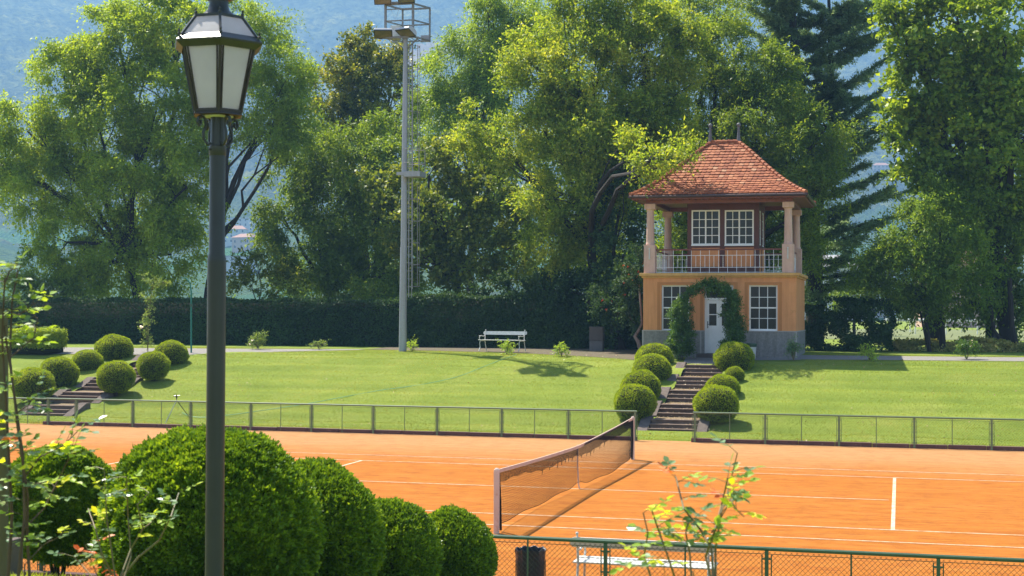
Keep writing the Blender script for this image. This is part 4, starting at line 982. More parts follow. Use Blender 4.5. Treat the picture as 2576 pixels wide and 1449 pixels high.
    zr = Q(1820, 359, ym)[1]; rxa = Q(1790, 357, ym)[0]; rxb = Q(1857, 357, ym)[0]
    def zz(t): return ze+.03+(zr-ze-.03)*(t-.10*math.sin(math.pi*t)*(1-t)*1.25)
    def ring(t):  # plan rectangle at height parameter t
        return (ex0-.04+(rxa-ex0+.04)*t, ex1+.04+(rxb-ex1-.04)*t, ey0-.04+(ym-ey0+.04)*t, ey1+.04+(ym-ey1-.04)*t)
    m = MB(); NT = 14
    for i in range(NT):
        t0, t1 = i/NT, (i+1)/NT; A0, B0, C0, D0 = ring(t0); A1, B1, C1, D1 = ring(t1); z0, z1 = zz(t0)-.02, zz(t1)-.02
        m.quad((A0, C0, z0), (B0, C0, z0), (B1, C1, z1), (A1, C1, z1)); m.quad((B0, C0, z0), (B0, D0, z0), (B1, D1, z1), (B1, C1, z1))
        m.quad((B0, D0, z0), (A0, D0, z0), (A1, D1, z1), (B1, D1, z1)); m.quad((A0, D0, z0), (A0, C0, z0), (A1, C1, z1), (A1, D1, z1))
    rows = 21; tw_ = .19
    for side in range(4):
        for i in range(rows):
            t0 = i/rows; t1 = min(1, (i+1.75)/rows)
            A0, B0, C0, D0 = ring(t0); A1, B1, C1, D1 = ring(t1)
            if side == 0: a_, b_ = (A0, C0), (B0, C0); up = (0, C1-C0)
            elif side == 1: a_, b_ = (B0, C0), (B0, D0); up = (B1-B0, 0)
            elif side == 2: a_, b_ = (B0, D0), (A0, D0); up = (0, D1-D0)
            else: a_, b_ = (A0, D0), (A0, C0); up = (A1-A0, 0)
            Lr = math.hypot(b_[0]-a_[0], b_[1]-a_[1]); dx, dy = (b_[0]-a_[0])/Lr, (b_[1]-a_[1])/Lr
            z0, z1 = zz(t0), zz(t1); lift = .06
            hipd = Lr/2-(math.hypot(*( (ring(t1)[1]-ring(t1)[0], 0) if side in (0, 2) else (0, ring(t1)[3]-ring(t1)[2]))))/2
            n = int(Lr/tw_)+1; s0 = (.5 if i % 2 else 0)*tw_
            for k in range(n):
                c0 = k*tw_+s0
                if c0 < .06 or c0 > Lr-.06: continue
                j = random.uniform(-.006, .006); jt = random.uniform(-.008, .008); w = tw_*.485; pts = []
                for (fx, ft) in ((-1, .62), (-1, .14), (-.8, .05), (-.45, .0), (0, -.02), (.45, .0), (.8, .05), (1, .14), (1, .62)):
                    s_ = c0+fx*w+j; s_ = max(.0, min(Lr, s_)); f_ = ft+.02
                    x = a_[0]+dx*s_+up[0]*f_; y = a_[1]+dy*s_+up[1]*f_; z = z0+(z1-z0)*f_+lift*(1-f_)**1.0+jt
                    # keep inside the hips
                    lim = hipd*f_
                    if s_ < lim: x += dx*(lim-s_); y += dy*(lim-s_)
                    if s_ > Lr-lim: x -= dx*(s_-Lr+lim); y -= dy*(s_-Lr+lim)
                    pts.append((x, y, z))
                m.quad(*pts)
                nb = len(m.v); low = pts[1:8]
                m.v += [(x, y, z-.028) for x, y, z in low]; base_i = nb-9+1
                for q2 in range(6):
                    m.f.append((base_i+q2, nb+q2, nb+q2+1, base_i+q2+1)); m.m.append(0)
    P(m.build('roof', M['tile'], e))
    m = MB()
    for (fx, fy) in ((0, 2), (1, 2), (0, 3), (1, 3)):
        NH = 20
        for i in range(NH):
            t0, t1 = i/NH, min(1, (i+1.12)/NH); r0_, r1_ = ring(t0), ring(t1)
            p0 = (r0_[fx], r0_[fy], zz(t0)+.045); p1 = (r1_[fx], r1_[fy], zz(t1)+.02)
            m.tube([p0, p1], [.085, .068], 8)
    for i in range(5):
        xa = rxa+(rxb-rxa)*i/5; xb = rxa+(rxb-rxa)*(i+1.1)/5; m.tube([(xa, ym, zr+.03), (xb, ym, zr+.015)], [.10, .085], 8)
    P(m.build('ridge_tiles', M['tile'], e))
    for xx in (rxa-.05, rxb+.02):
        zf = Q(1858, 309, ym)[1]; m = MB()
        m.lathe(xx, ym, [(.085, zr-.05), (.075, zr+.12), (.055, zr+.35), (.04, zf-.22), (.05, zf-.17), (.04, zf-.14)], 10); m.ball((xx, ym, zf-.08), .085)
        P(m.build('finial', M['lead'], e, True))
pavilion()
# ------------------------------------------------------------------ leafy arch, vine
def leafthing(name, lab, cat, lobes, mat, leafL, base, stems, barkm=None, cover=3.0, rc=.16, K=6, SL=.22, seed=1, wd=.5, flowers=None, droop=.2, group=None, shell=.3):
    rs = np.random.RandomState(seed); lb = lobesD(lobes); g = float(ztv(base[1])); B = np.array([base[0], base[1], g])
    e = empty(name, B, lab, cat, group)
    V, tips = crown_pts(lb, leafL, wd, cover, rs, rc, K, SL, droop, .2, shell)
    np_mesh('foliage', V-B, 4, mat, e)
    m = MB()
    for st in stems:
        m.tube([np.array(p)-B for p in st[0]], list(np.linspace(st[1], st[2], len(st[0]))), 6, False)
    for i, (c, R) in enumerate(lb):
        for j in rs.choice(len(tips[i]), min(4, len(tips[i])), False): limb(m, c-B-np.array([0, 0, R[2]*.4]), tips[i][j]-B, .012, .004, rs)
    m.build('stem', barkm or M['bark'], e, True)
    if flowers:
        n, fm, fs = flowers; P = np.vstack([t[rs.choice(len(t), min(len(t), n), False)] for t in tips]); P = P+rs.normal(size=P.shape)*.05
        for p in P[:n]:
            d = nrm(rs.normal(size=(7, 3))+np.array([0, -.6, .5])); V = leaves(np.repeat((p-B)[None], 7, 0), d, nrm(rs.normal(size=(7, 3))), np.full(7, fs), .8)
            np_mesh('flower', V, 4, fm, e)
    return e
YA = 23.9
a0 = atY(1712, 905, YA); a1 = atY(1838, 890, YA)
arc = [(1716, 775, 14, 20), (1724, 755, 13, 18), (1739, 737, 16, 15), (1760, 724, 19, 14), (1785, 719, 21, 14), (1808, 724, 19, 15), (1829, 738, 17, 17), (1843, 758, 17, 22)]
leafthing('leafy_arch', 'evergreen climber trained over an arch in front of the white door', 'plant',
  [(1710, 800, 22, 40, YA), (1711, 842, 27, 42, YA), (1712, 872, 25, 24, YA), (1842, 790, 22, 42, YA), (1846, 835, 25, 42, YA), (1842, 868, 22, 26, YA)]+[(u, v, ru, rv, YA) for u, v, ru, rv in arc],
  M['arch'], .075, (float((a0[0]+a1[0])/2), YA),
  [([a0+np.array([dx, 0, .0]), a0+np.array([dx*.5, 0, .6]), atY(1712, 800, YA), atY(1730, 745, YA), atY(1785, 722, YA)], .022, .01) for dx in (-.06, 0, .07)]+[([a1, a1+np.array([0, 0, .6]), atY(1840, 790, YA), atY(1830, 745, YA), atY(1785, 722, YA)], .022, .01)], cover=4.6, seed=41, rc=.11, SL=.17)
YV = 26.5
leafthing('trumpet_vine', 'trumpet vine with small orange red flowers climbing at the left corner of the pavilion', 'plant',
  [(1600, 680, 22, 40, YV), (1575, 710, 45, 45, YV+1), (1555, 770, 48, 45, YV+1), (1590, 790, 26, 40, YV+.6), (1530, 720, 40, 40, YV+2), (1607, 640, 14, 22, YV)],
  M['ivy'], .10, bx(1600, YV), [([atY(1612, 880, YV), atY(1606, 860, YV), atY(1597, 846, YV), atY(1606, 832, YV), atY(1614, 815, YV), atY(1607, 700, YV)], .10, .03)], M['barkgrey'], cover=3.2, rc=.25, SL=.35, seed=42, flowers=(26, M['petal'], .10), droop=.5)
# ------------------------------------------------------------------ rose bushes on the terrace edge
def rosebush(u, vb, wpx, hpx, lab, mat, seed, flowers=None, leafL=.055, group='small rose bushes on the lawn edge', cover=1.7):
    p = pt(u, vb); Y = float(p[1]); s = ((p-CP)@FW)/CF
    rs = np.random.RandomState(seed); lob = []
    for k in range(5):
        a = rs.uniform(-.33, .33)*wpx; b = rs.uniform(.35, .85)*hpx; lob.append((u+a, vb-b, wpx*.22, hpx*.2, Y+rs.uniform(-.15, .15)))
    lob.append((u, vb-hpx*.6, wpx*.3, hpx*.28, Y))
    st = []
    for k in range(6):
        tp = atY(u+rs.uniform(-.3, .3)*wpx, vb-hpx*.7, Y); st.append(([p, p+(tp-p)*.5+np.array([rs.uniform(-.03, .03), 0, 0]), tp], .012, .005))
    return leafthing('rose_bush', lab, 'bush', lob, mat, leafL, (float(p[0]), Y), st, M['canestem'], cover=cover, rc=.10, K=5, SL=.14, seed=seed, wd=.65, flowers=flowers, group=group)
rosebush(1037, 883, 26, 29, 'small rose bush right at the foot of the floodlight mast', M['rosepale'], 51)
rosebush(1275, 892, 32, 32, 'small rose bush in front of the far white bench', M['rosepale'], 52)
rosebush(1413, 897, 34, 36, 'small rose bush between the far bench and the grey cabinet', M['rosepale'], 53)
rosebush(1996, 908, 34, 58, 'upright rose bush at the right corner of the pavilion', M['roseblue'], 54)
rosebush(2186, 908, 40, 36, 'low bright rose bush on the right lawn edge', M['rosepale'], 55)
rosebush(2432, 905, 62, 62, 'large dark rose bush with a pink bloom on the right lawn edge', M['arch'], 56, (3, M['petalwhite'], .05))
rosebush(650, 880, 44, 44, 'rose bush with a white bloom just right of the lamp post', M['rose'], 57, (4, M['petalwhite'], .06))
rosebush(803, 880, 40, 24, 'sparse low rose bush halfway between lamp post and mast', M['rose'], 58, cover=1.1)
p = pt(372, 886); Yc = float(p[1])
leafthing('climbing_rose', 'tall narrow climbing rose with a yellow pink bloom between the left ball bushes', 'plant',
  [(372, 860, 9, 22, Yc), (369, 825, 8, 24, Yc), (376, 785, 9, 24, Yc), (374, 745, 9, 22, Yc), (384, 714, 17, 10, Yc), (412, 710, 20, 7, Yc), (362, 700, 7, 9, Yc)], M['rose'], .06, (float(p[0]), Yc),
  [([p, atY(374, 800, Yc), atY(380, 740, Yc), atY(386, 705, Yc)], .018, .008), ([p, atY(366, 820, Yc), atY(372, 735, Yc), atY(410, 708, Yc)], .014, .006)], M['canestem'], cover=1.6, rc=.09, SL=.14, seed=60)
b = atY(356, 822, Yc)
m = MB(); 
P_ = np.repeat(b[None], 16, 0); rs = np.random.RandomState(3)
o = [x for x in COL.objects if x.name.startswith('climbing_rose')][0]
np_mesh('flower', leaves(P_-np.array(o.location), nrm(rs.normal(size=(16, 3))), nrm(rs.normal(size=(16, 3))), np.full(16, .09), .9), 4, M['petalwhite'], o)
# ------------------------------------------------------------------ green pole, cabinet, bins
p = pt(481, 888); Yp = float(p[1]); e = empty('green_pole', p, 'thin green pole with a hooked top left of the lamp post', 'pole')
q = [atY(481, v, Yp)-p for v in (888, 800, 735)]+[atY(478, 712, Yp)-p, atY(468, 700, Yp)-p, atY(455, 697, Yp)-p]
MB().tube(q, [.035, .035, .03, .025, .022, .02], 8).build('pipe', M['hose'], e, True)
MB().box(-.05, .05, -.05, .05, 1.9, 2.0).build('collar', M['fgreen'], e)
p = pt(1501, 884); e = empty('utility_cabinet', p, 'dark grey metal utility cabinet in front of the hedge', 'cabinet')
sc_ = ((p-CP)@FW)/CF; w = 35*sc_; hh = 62*sc_
MB().box(-w/2, w/2, -.15, .2, hh*.44, hh).build('upper_box', M['cabinet'], e, bevel=.01)
MB().box(-w/2+.01, w/2-.01, -.14, .19, -.03, hh*.44-.005).build('base_box', M['cabinet2'], e, bevel=.008)
MB().box(-w/2+.03, w/2-.03, -.158, -.151, hh*.48, hh*.97).box(w/2-.08, w/2-.06, -.166, -.158, hh*.66, hh*.74).build('cabinet_door', M['cabinet'], e)
MB().box(-w/2+.03, w/2-.03, -.148, -.141, .03, hh*.40).build('base_panel', M['cabinet2'], e)
p = pt(1889, 903); e = empty('garden_bin', p, 'green topped litter bin behind the large ball bush by the pavilion wall', 'litter bin')
MB().lathe(0, 0, [(.17, 0), (.20, .45)], 14).build('body', M['offwhite'], e, True); MB().lathe(0, 0, [(.21, .45), (.22, .47), (.22, .56), (.20, .58)], 14).build('rim', M['fgreen'], e, True)
# bin beside the near fence
cb = atZ(1335, 1460, .3); b0 = atY(1335, 1380, -11.15)
e = empty('litter_bin', (float(b0[0]), -11.15, 0), 'wire litter bin lined with a black bag behind the near fence', 'litter bin')
zb_ = float(b0[2]); r_ = .195
m = MB(); prof = [(r_*.86, .02), (r_*.9, .1), (r_*.97, .4), (r_, zb_-.06), (r_*1.04, zb_-.03), (r_*1.05, zb_), (r_*.98, zb_-.005), (r_*.9, zb_-.12), (r_*.85, .25)]
m.lathe(0, 0, prof, 40)
rs = np.random.RandomState(2)
vv = []
for i, v in enumerate(m.v):
    a = math.atan2(v[1], v[0]); k = 1+.035*math.sin(a*11+v[2]*6)+.02*math.sin(a*23+v[2]*15); vv.append((v[0]*k, v[1]*k, v[2]+(.012*math.sin(a*9) if v[2] > zb_-.1 else 0)))
m.v = vv; m.build('bag', M['bag'], e, True)
m = MB()
for k in range(26):
    a = 2*math.pi*k/26
    for s in (-1, 1):
        m.tube([((r_*1.03)*math.cos(a+s*t*1.5), (r_*1.03)*math.sin(a+s*t*1.5), .03+(zb_-.18)*t) for t in np.linspace(0, 1, 8)], .0025, 3, False)
m.build('basket', M['wire'], e)
# ------------------------------------------------------------------ benches
def bench(scale_len=1.88):
    e = empty('park_bench', (0, 0, 0), 'x', 'bench', 'white slatted park benches')
    L2 = scale_len/2
    def board(x0, x1, y0, y1, z0, z1, nm, mat=M['offwhite'], rnd=True):
        m = MB(); m.box(x0, x1, y0, y1, z0, z1); return m.build(nm, mat, e, bevel=.014)
    # back board with rounded ends
    m = MB(); n = 8; z0, z1 = .66, .80; zc = (z0+z1)/2; r = (z1-z0)/2; o = []
    for k in range(n+1): a = -math.pi/2+math.pi*k/n; o.append((L2-r+r*math.cos(a), zc+r*math.sin(a)))
    for k in range(n+1): a = math.pi/2+math.pi*k/n; o.append((-L2+r+r*math.cos(a), zc+r*math.sin(a)))
    nb = len(o); m.v = [(x, .235+(z-.66)*.25, z) for x, z in o]+[(x, .262+(z-.66)*.25, z) for x, z in o]
    m.f = [tuple(range(nb)), tuple(range(2*nb-1, nb-1, -1))]+[(k, k+nb, (k+1) % nb+nb, (k+1) % nb) for k in range(nb)]; m.m = [0]*len(m.f)
    m.build('backrest', M['offwhite'], e)
    for k in range(4):
        y = -.24+.115*k; board(-L2+.02, L2-.02, y, y+.095, .425+(.012 if k == 0 else 0), .452+(.012 if k == 0 else 0), 'seat_slat')
    for s in (-1, 1):
        x = s*(L2-.10)
        m = MB(); m.tube([(x, .34, 0), (x, .25, .25), (x, .20, .43), (x, .225, .66), (x, .27, .84)], [.020, .018, .018, .018, .014], 7); m.ball((x, .272, .85), .022); m.build('leg', M['offwhite'], e, True)
        m = MB(); m.tube([(x, -.30, 0), (x, -.20, .15), (x, -.24, .30), (x, -.20, .42)], [.022, .018, .016, .018], 7); m.build('leg', M['offwhite'], e, True)
        m = MB(); m.tube([(x, -.22, .43), (x, -.27, .52), (x, -.23, .60), (x, -.10, .62), (x, .08, .60), (x, .22, .64)], .016, 7); m.ball((x, -.25, .60), .03); m.tube([(x, -.2, .41), (x, .2, .41)], .015, 6); m.build('armrest', M['offwhite'], e, True)
    return e
b1 = bench(2.0); pa = pt(1207, 886); pb = pt(1322, 886); mid = (pa+pb)/2
b1.location = (float(mid[0]), float(mid[1])-.1, float(ztv(mid[1]))+.045); b1.rotation_euler = (0, 0, -.22); b1['label'] = 'white park bench on the earth path before the far hedge'
b2 = copy_tree(b1); yb2 = -10.98; l = atY(1440, 1420, yb2); r = atY(1822, 1440, yb2)
b2.location = (float((l[0]+r[0])/2)-.03, yb2, 0.006); b2.rotation_euler = (0, 0, math.pi); b2.scale = (.95, .95, .95); b2['label'] = 'white park bench seen from behind on the clay, just beyond the near fence'
# ------------------------------------------------------------------ floodlight mast
def mast():
    p = pt(1013, 884); Y = float(p[1]); e = empty('floodlight_mast', p, 'tall grey floodlight mast with caged ladder and four lamp heads', 'floodlight mast')
    def A(u, v, dy=0): q = atY(u, v, Y+dy)-p; return np.array([q[0], dy, q[2]])
    zT = A(1016, 92)[2]; r0, r1 = .165, .095
    m = MB(); m.lathe(0, 0, [(r0, -.05), (r0+(r1-r0)*.33, zT*.33)], 12); m.lathe(0.01, 0, [(r0+(r1-r0)*.33-.006, zT*.33), (r0+(r1-r0)*.66, zT*.66), (r1, zT)], 12)
    m.v = [(x+z/zT*.045, y, z) for x, y, z in m.v]
    m.build('pole', M['galv'], e, True)
    # ladder with cage on the right side
    zb = A(1030, 748)[2]; l = MB(); c = MB(); xl = lambda z: .165+(1-z/zT)*.09+.045*z/zT
    for dy in (.0, .38): l.tube([(xl(zb), dy, zb), (xl(zT-.2), dy, zT-.2)], .02, 4)
    l.tube([(xl(zb)+.15, .02, zb+.35), (xl(zT)+.15, .02, zT-.3)], .018, 4)
    z = zb+.1
    while z < zT-.3: l.tube([(xl(z), 0, z), (xl(z), .38, z)], .012, 4); l.tube([(xl(z)-.14, 0, z), (xl(z)+.16, .02, z)], .010, 4); z += .33
    l.build('ladder', M['galv'], e)
    zpf = A(1030, 445)[2]
    z = zb+.45
    while z < zT-.25:
        if not (zpf-.2 < z < zpf+1.2):
            pts = [(xl(z)+.02+.36*math.sin(a), .19-.34*math.cos(a), z) for a in np.linspace(0, math.pi, 11)]; c.tube(pts, .013, 4, False)
        z += .9
    for a in (.5, 1.2, 1.9, 2.6):
        for (z0, z1) in ((zb+.45, zpf-.3), (zpf+1.2, zT-.3)):
            c.tube([(xl(z0)+.02+.36*math.sin(a), .19-.34*math.cos(a), z0), (xl(z1)+.02+.36*math.sin(a), .19-.34*math.cos(a), z1)], .011, 4)
    c.build('ladder_cage', M['galvdark'], e)
    # mid platform
    m = MB(); x0 = -.19; x1 = .80
    m.box(.13, x1, -.35, .45, zpf-.02, zpf+.02); m.box(.13, x1+.0, -.37, -.352, zpf-.02, zpf+.20); m.box(x1, x1+.018, -.37, .45, zpf-.02, zpf+.20); m.box(x0, .13, -.36, -.2, zpf+.05, zpf+.18)
    m.build('rest_platform', M['galv'], e)
    m = MB()
    for (x, y) in ((x1-.02, -.34), (x1-.02, .42), (.40, -.34), (.22, -.34)): m.tube([(x, y, zpf), (x, y, zpf+1.15)], .022 if x > .7 else .012, 5)
    for z in (zpf+.55, zpf+1.13): m.tube([(.1, -.34, z), (x1-.02, -.34, z), (x1-.02, .42, z), (.1, .42, z)], .016, 5)
    m.build('platform_rail', M['galvdark'], e)
    # top basket frame
    D = .95
    def B(u, v, dy=0.0): q = A(u, v); return np.array([q[0], dy, q[2]])
    FL = B(976, 52); FR = B(1042, 50); m = MB()
    zb2 = A(1000, 98)[2]; zt2 = A(1000, 12)[2]
    xa, xb = A(972, 50)[0], A(1041, 50)[0]; sh = .38
    P1, P2, P3, P4 = (xa, -.1), (xb, -.1), (xb+sh, .95), (xa+sh, .95)
    for (x, y) in (P1, P2, P3, P4): m.tube([(x, y, zb2), (x, y, zt2)], .06 if y < 0 else .045, 4)
    def rect_(z, r=.045):
        ps = [P1, P2, P3, P4, P1]
        for a_, b_ in zip(ps[:-1], ps[1:]): m.tube([(a_[0], a_[1], z), (b_[0], b_[1], z)], r, 4)
    rect_(zt2); rect_(zb2+(zt2-zb2)*.52, .036); rect_(zb2+.06, .04)
    m.tube([(P1[0], -.1, zb2+(zt2-zb2)*.86), (P2[0], -.1, zb2+(zt2-zb2)*.86)], .028, 4)
    m.tube([(A(958, 14)[0], -.16, zt2+.06), (A(1047, 8)[0], -.16, zt2+.06)], .045, 4)
    m.tube([(A(958, 95)[0], -.2, zb2+.02), (A(1050, 92)[0], -.2, zb2+.02)], .05, 4)
    for s in (-1, 1): m.tube([(.045, 0, zT-.55), (.045+s*.62, -.1, zb2)], .03, 4)
    m.build('top_frame', M['galvdark'], e)
    m = MB()
    for k in range(9): x = P1[0]+(P2[0]-P1[0]+sh*.5)*k/8; m.box(x, x+.02, -.1, .95, zb2+.02, zb2+.05)
    m.box(P2[0], P3[0], .9, .95, zb2, zb2+.28); m.build('top_floor', M['galv'], e)
    MB().box(A(981, 60)[0], A(1005, 60)[0], .05, .35, zb2+.02, A(1000, 63)[2]).build('control_box', M['offwhite'], e, bevel=.01)
    m = MB(); q0 = np.array([A(985, 20)[0], -.12, A(985, 22)[2]]); q1 = np.array([A(1010, 20)[0], -.15, A(1010, 14)[2]])
    m.tube([q0, (q0+q1)/2-np.array([0, 0, .55]), q1], .008, 4); m.tube([(A(962, 100)[0], -.1, zb2-.1), (A(975, 115)[0], -.05, zb2-.42), (0, -.1, zb2-.25)], .008, 4); m.build('cable', M['galv'], e)
    def head(u, v, yaw, tilt, sc):
        h = MB(); w, d, t = .36*sc, .26*sc, .09
        h.box(-w, w, -d, d, -.02, .03)
        n = 6
        prof = [(-d, .03), (-d*.95, .09), (-d*.5, .17), (0, .20), (d*.55, .19), (d, .10), (d, .03)]
        b_ = len(h.v); h.v += [(-w*.97, y, z) for y, z in prof]+[(w*.97, y, z) for y, z in prof]; k = len(prof)
        h.f += [(b_+i, b_+i+k, b_+i+1+k, b_+i+1) for i in range(k-1)]+[tuple(b_+i for i in range(k)), tuple(b_+k+i for i in range(k))[::-1]]; h.m += [0]*(k+1)
        rot = Matrix.Rotation(yaw, 4, 'Z') @ Matrix.Rotation(tilt, 4, 'X'); c0 = A(u, v); T_ = Matrix.Translation((c0[0], -.42, c0[2]))
        o = h.build('lamp_head', M['headmetal'], e, bevel=.01); o.matrix_local = T_ @ rot
        MB().box(-w+.035, w-.035, -d+.035, d-.035, -.028, -.0205).build('lens', M['headglass'], o)
        f = MB(); f.box(-w, w, -d, -d+.055, -.034, -.0202); f.box(-w, w, d-.034, d, -.034, -.0202); f.box(-w, -w+.034, -d+.034, d-.034, -.034, -.0202); f.box(w-.034, w, -d+.034, d-.034, -.034, -.0202); f.build('lens_frame', M['black'], o)
    head(973, 90, .30, -.50, 1.05); head(1029, 87, -.40, -.50, 1.05); head(971, 1, .1, -1.1, 1.0); head(1029, -2, -.05, -.95, 1.0)
mast()
# ------------------------------------------------------------------ street lamp in the foreground
def lamp():
    dep = 9.5; d = ray(543.5, 900); c = CP+d*dep; Y = float(c[1]); X = float(c[0]); g = float(ztv(Y)); s = dep/CF
    e = empty('street_lamp', (X, Y, g), 'dark green lamp post with a six sided white glass lantern in the foreground', 'street lamp')
    def z(v): return float(atY(543, v, Y)[2])-g
    m = MB(); m.lathe(0, 0, [(.0605, -.3), (.0605, z(660)), (.0605, z(650)), (.052, z(638)), (.0515, z(380))], 28); m.build('pole', M['lampgreen'], e, True)
    m = MB(); m.lathe(0, 0, [(.053, z(392)), (.056, z(390)), (.056, z(368)), (.048, z(366)), (.046, z(292))], 24); m.ball((-.03, -.054, z(378)), .008); m.build('collar', M['lampgreen'], e, True)
    zb, zt_, ztop = z(287), z(112), z(48)
    rb, rt, rr, rp = 61*s*1.04, 88*s*1.16, 113*s*1.08, 60*s*1.10
    a0 = math.radians(-93+0)   # one arris faces the camera, slightly left
    yaw = YAW
    def hexp(r, zz_, k): an = math.radians(-61+60*k); return (r*math.cos(an), r*math.sin(an), zz_)
    # glass
    g1 = MB()
    for k in range(6):
        g1.quad(hexp(rb*.96, zb+.02, k), hexp(rb*.96, zb+.02, k+1), hexp(rt*.96, zt_-.01, k+1), hexp(rt*.96, zt_-.01, k))
    g1.build('glass_pane', M['opal'], e)
    g2 = MB()
    for k in range(6):
        g2.quad(hexp(rr*.86, zt_+.03, k), hexp(rr*.86, zt_+.03, k+1), hexp(rp*.96, ztop, k+1), hexp(rp*.96, ztop, k))
    g2.build('roof_glass', M['opal'], e)
    lid = MB(); lid.quad(*[hexp(rp*.97, ztop+.004, k) for k in range(6)]); lid.quad(*[hexp(rr*.97, zt_+.0, k) for k in range(6)]); lid.build('leak_stop_plate', M['opal'], e)  # hex plates added to stop sunlight leaking in through the lantern top
    # frames
    f = MB()
    for k in range(6):
        f.tube([hexp(rb, zb, k), hexp(rt, zt_, k)], .011, 4)
        f.tube([hexp(rt*.985, zt_-.012, k), hexp(rt*.985, zt_-.012, k+1)], .012, 4)
        # inner moulding so that each pane reads as framed
        for (ra, za) in ((rb, zb+.012),): f.tube([hexp(ra, za, k), hexp(ra, za, k+1)], .012, 4)
        for fr in (.09, .91):
            p0 = Vector(hexp(rb, zb, k)).lerp(Vector(hexp(rb, zb, k+1)), fr); p1 = Vector(hexp(rt, zt_, k)).lerp(Vector(hexp(rt, zt_, k+1)), fr); f.tube([p0, p1], .0065, 4)
    f.build('lantern_frame', M['lampbrown'], e)
    f = MB()
    for k in range(6):
        f.tube([hexp(rr*.87, zt_+.03, k), hexp(rp, ztop, k)], .0115, 4)
        f.tube([hexp(rp, ztop, k), hexp(rp, ztop, k+1)], .012, 4)
        f.lathe(*hexp(rp*1.0, 0, k)[:2], [(.008, ztop+.005), (.011, ztop+.02), (.004, ztop+.03), (.009, ztop+.038), (.001, ztop+.05)], 8)
        f.lathe(*hexp(rr*.93, 0, k)[:2], [(.008, zt_+.02), (.011, zt_+.034), (.004, zt_+.044), (.009, zt_+.052), (.001, zt_+.066)], 8)
        f.quad(hexp(rr, zt_-.004, k), hexp(rr, zt_-.004, k+1), hexp(rr*.85, zt_+.036, k+1), hexp(rr*.85, zt_+.036, k))
    f.build('roof_frame', M['lampgreen'], e)
    f = MB()
    for k in range(6):
        f.quad(hexp(rr, zt_-.004, k), hexp(rr, zt_-.004, k+1), hexp(rr*.99, zt_-.016, k+1), hexp(rr*.99, zt_-.016, k))
        f.quad(hexp(rr*.99, zt_-.016, k), hexp(rr*.99, zt_-.016, k+1), hexp(rt*1.01, zt_-.05, k+1), hexp(rt*1.01, zt_-.05, k))
    f.build('cornice_rim', M['lampgreen'], e)
    f = MB()
    for k in range(6):
        f.quad(hexp(rb*1.06, zb-.015, k), hexp(rb*1.06, zb-.015, k+1), hexp(rb*1.02, zb+.01, k+1), hexp(rb*1.02, zb+.01, k))
        f.quad(hexp(rb*1.06, zb-.015, k), hexp(rb*1.06, zb-.015, k+1), hexp(rb*.75, zb-.018, k+1), hexp(rb*.75, zb-.018, k))
    f.build('bottom_rim', M['lampbrown'], e)
    f = MB(); f.lathe(0, 0, [(rp*.72, ztop+.0), (rp*.66, ztop+.02), (rp*.42, ztop+.055), (rp*.36, ztop+.10), (rp*.37, ztop+.115), (rp*.60, ztop+.135), (rp*.68, ztop+.16), (rp*.62, ztop+.19), (rp*.3, ztop+.23), (rp*.12, ztop+.30), (.01, ztop+.36)], 24); f.build('chimney_cap', M['lampgreen'], e, True)
    MB().lathe(0, 0, [(.075, z(296)), (.10, z(292)), (.10, zb-.02)], 20).build('lantern_base', M['offwhite'], e, True)
    for k in range(4):
        an = math.radians(90*k+45+12); m = MB(); cx_, sx_ = math.cos(an), math.sin(an)
        prof = [(.055, z(362)), (.075, z(366)), (.105, z(352)), (.105, z(335)), (.088, z(318)), (.095, z(302)), (.115, z(296)), (.142, z(300)), (.15, z(312)), (.138, z(320)), (.125, z(314)), (.128, z(306))]
        m.tube([(r*cx_, r*sx_, zz_) for r, zz_ in prof], .011, 6); m.build('scroll_bracket', M['lampgreen'], e, True)
lamp()
# ------------------------------------------------------------------ sprinkler, hoses
p = pt(430, 1064); Yk = float(p[1])+.35; e = empty('lawn_sprinkler', (float(atY(444, 1040, Yk)[0]), Yk, float(ztv(Yk))), 'tripod lawn sprinkler standing on the left lawn behind the fence', 'sprinkler')
hz = float(atY(444, 1002, Yk)[2])-float(ztv(Yk))
MB().tube([(0, 0, hz-.12), (0, 0, hz+.02)], .016, 6).build('riser', M['galvdark'], e)
for i, (dx, dy) in enumerate(((-.16, -.45), (-.42, .12), (.48, .2))):
    MB().tube([(0, 0, hz-.06), (dx, dy, float(ztv(Yk+dy))-float(ztv(Yk)))], .012, 6).build('leg', M['headmetal'] if i == 0 else M['lampbrown'], e)
MB().tube([(-.10, 0, hz+.07), (.12, 0, hz+.09)], [.022, .012], 6).tube([(0, 0, hz), (0, 0, hz+.1)], .03, 6).tube([(-.1, 0, hz+.05), (-.07, -.05, hz+.14), (.04, -.05, hz+.14)], .007, 4).build('spray_head', M['black'], e, True)
def hose(pix, r, mat, lab, cat='hose', lift=.0, nm='garden_hose'):
    pts = []
    for a, b_ in pix: q = pt(a, b_); pts.append(np.array([q[0], q[1], float(ztv(q[1]))+r+.025+lift]))
    # smooth
    P_ = []
    for i in range(len(pts)-1):
        p0 = pts[max(i-1, 0)]; p1 = pts[i]; p2 = pts[i+1]; p3 = pts[min(i+2, len(pts)-1)]
        for t in np.linspace(0, 1, 8, endpoint=False):
            P_.append(.5*((2*p1)+(-p0+p2)*t+(2*p0-5*p1+4*p2-p3)*t*t+(-p0+3*p1-3*p2+p3)*t**3))
    P_.append(pts[-1]); o = MB().tube(P_, r, 6).build(nm, mat, None, True); tag(o, lab, cat)
hose([(458, 1040), (480, 1050), (515, 1052), (580, 1046), (640, 1038), (760, 1020), (860, 1002), (960, 984), (1060, 970), (1150, 950), (1215, 925), (1262, 907), (1300, 894)], .008, M['hosepale'], 'thin teal hose lying across the lawn from the sprinkler to the far bench')
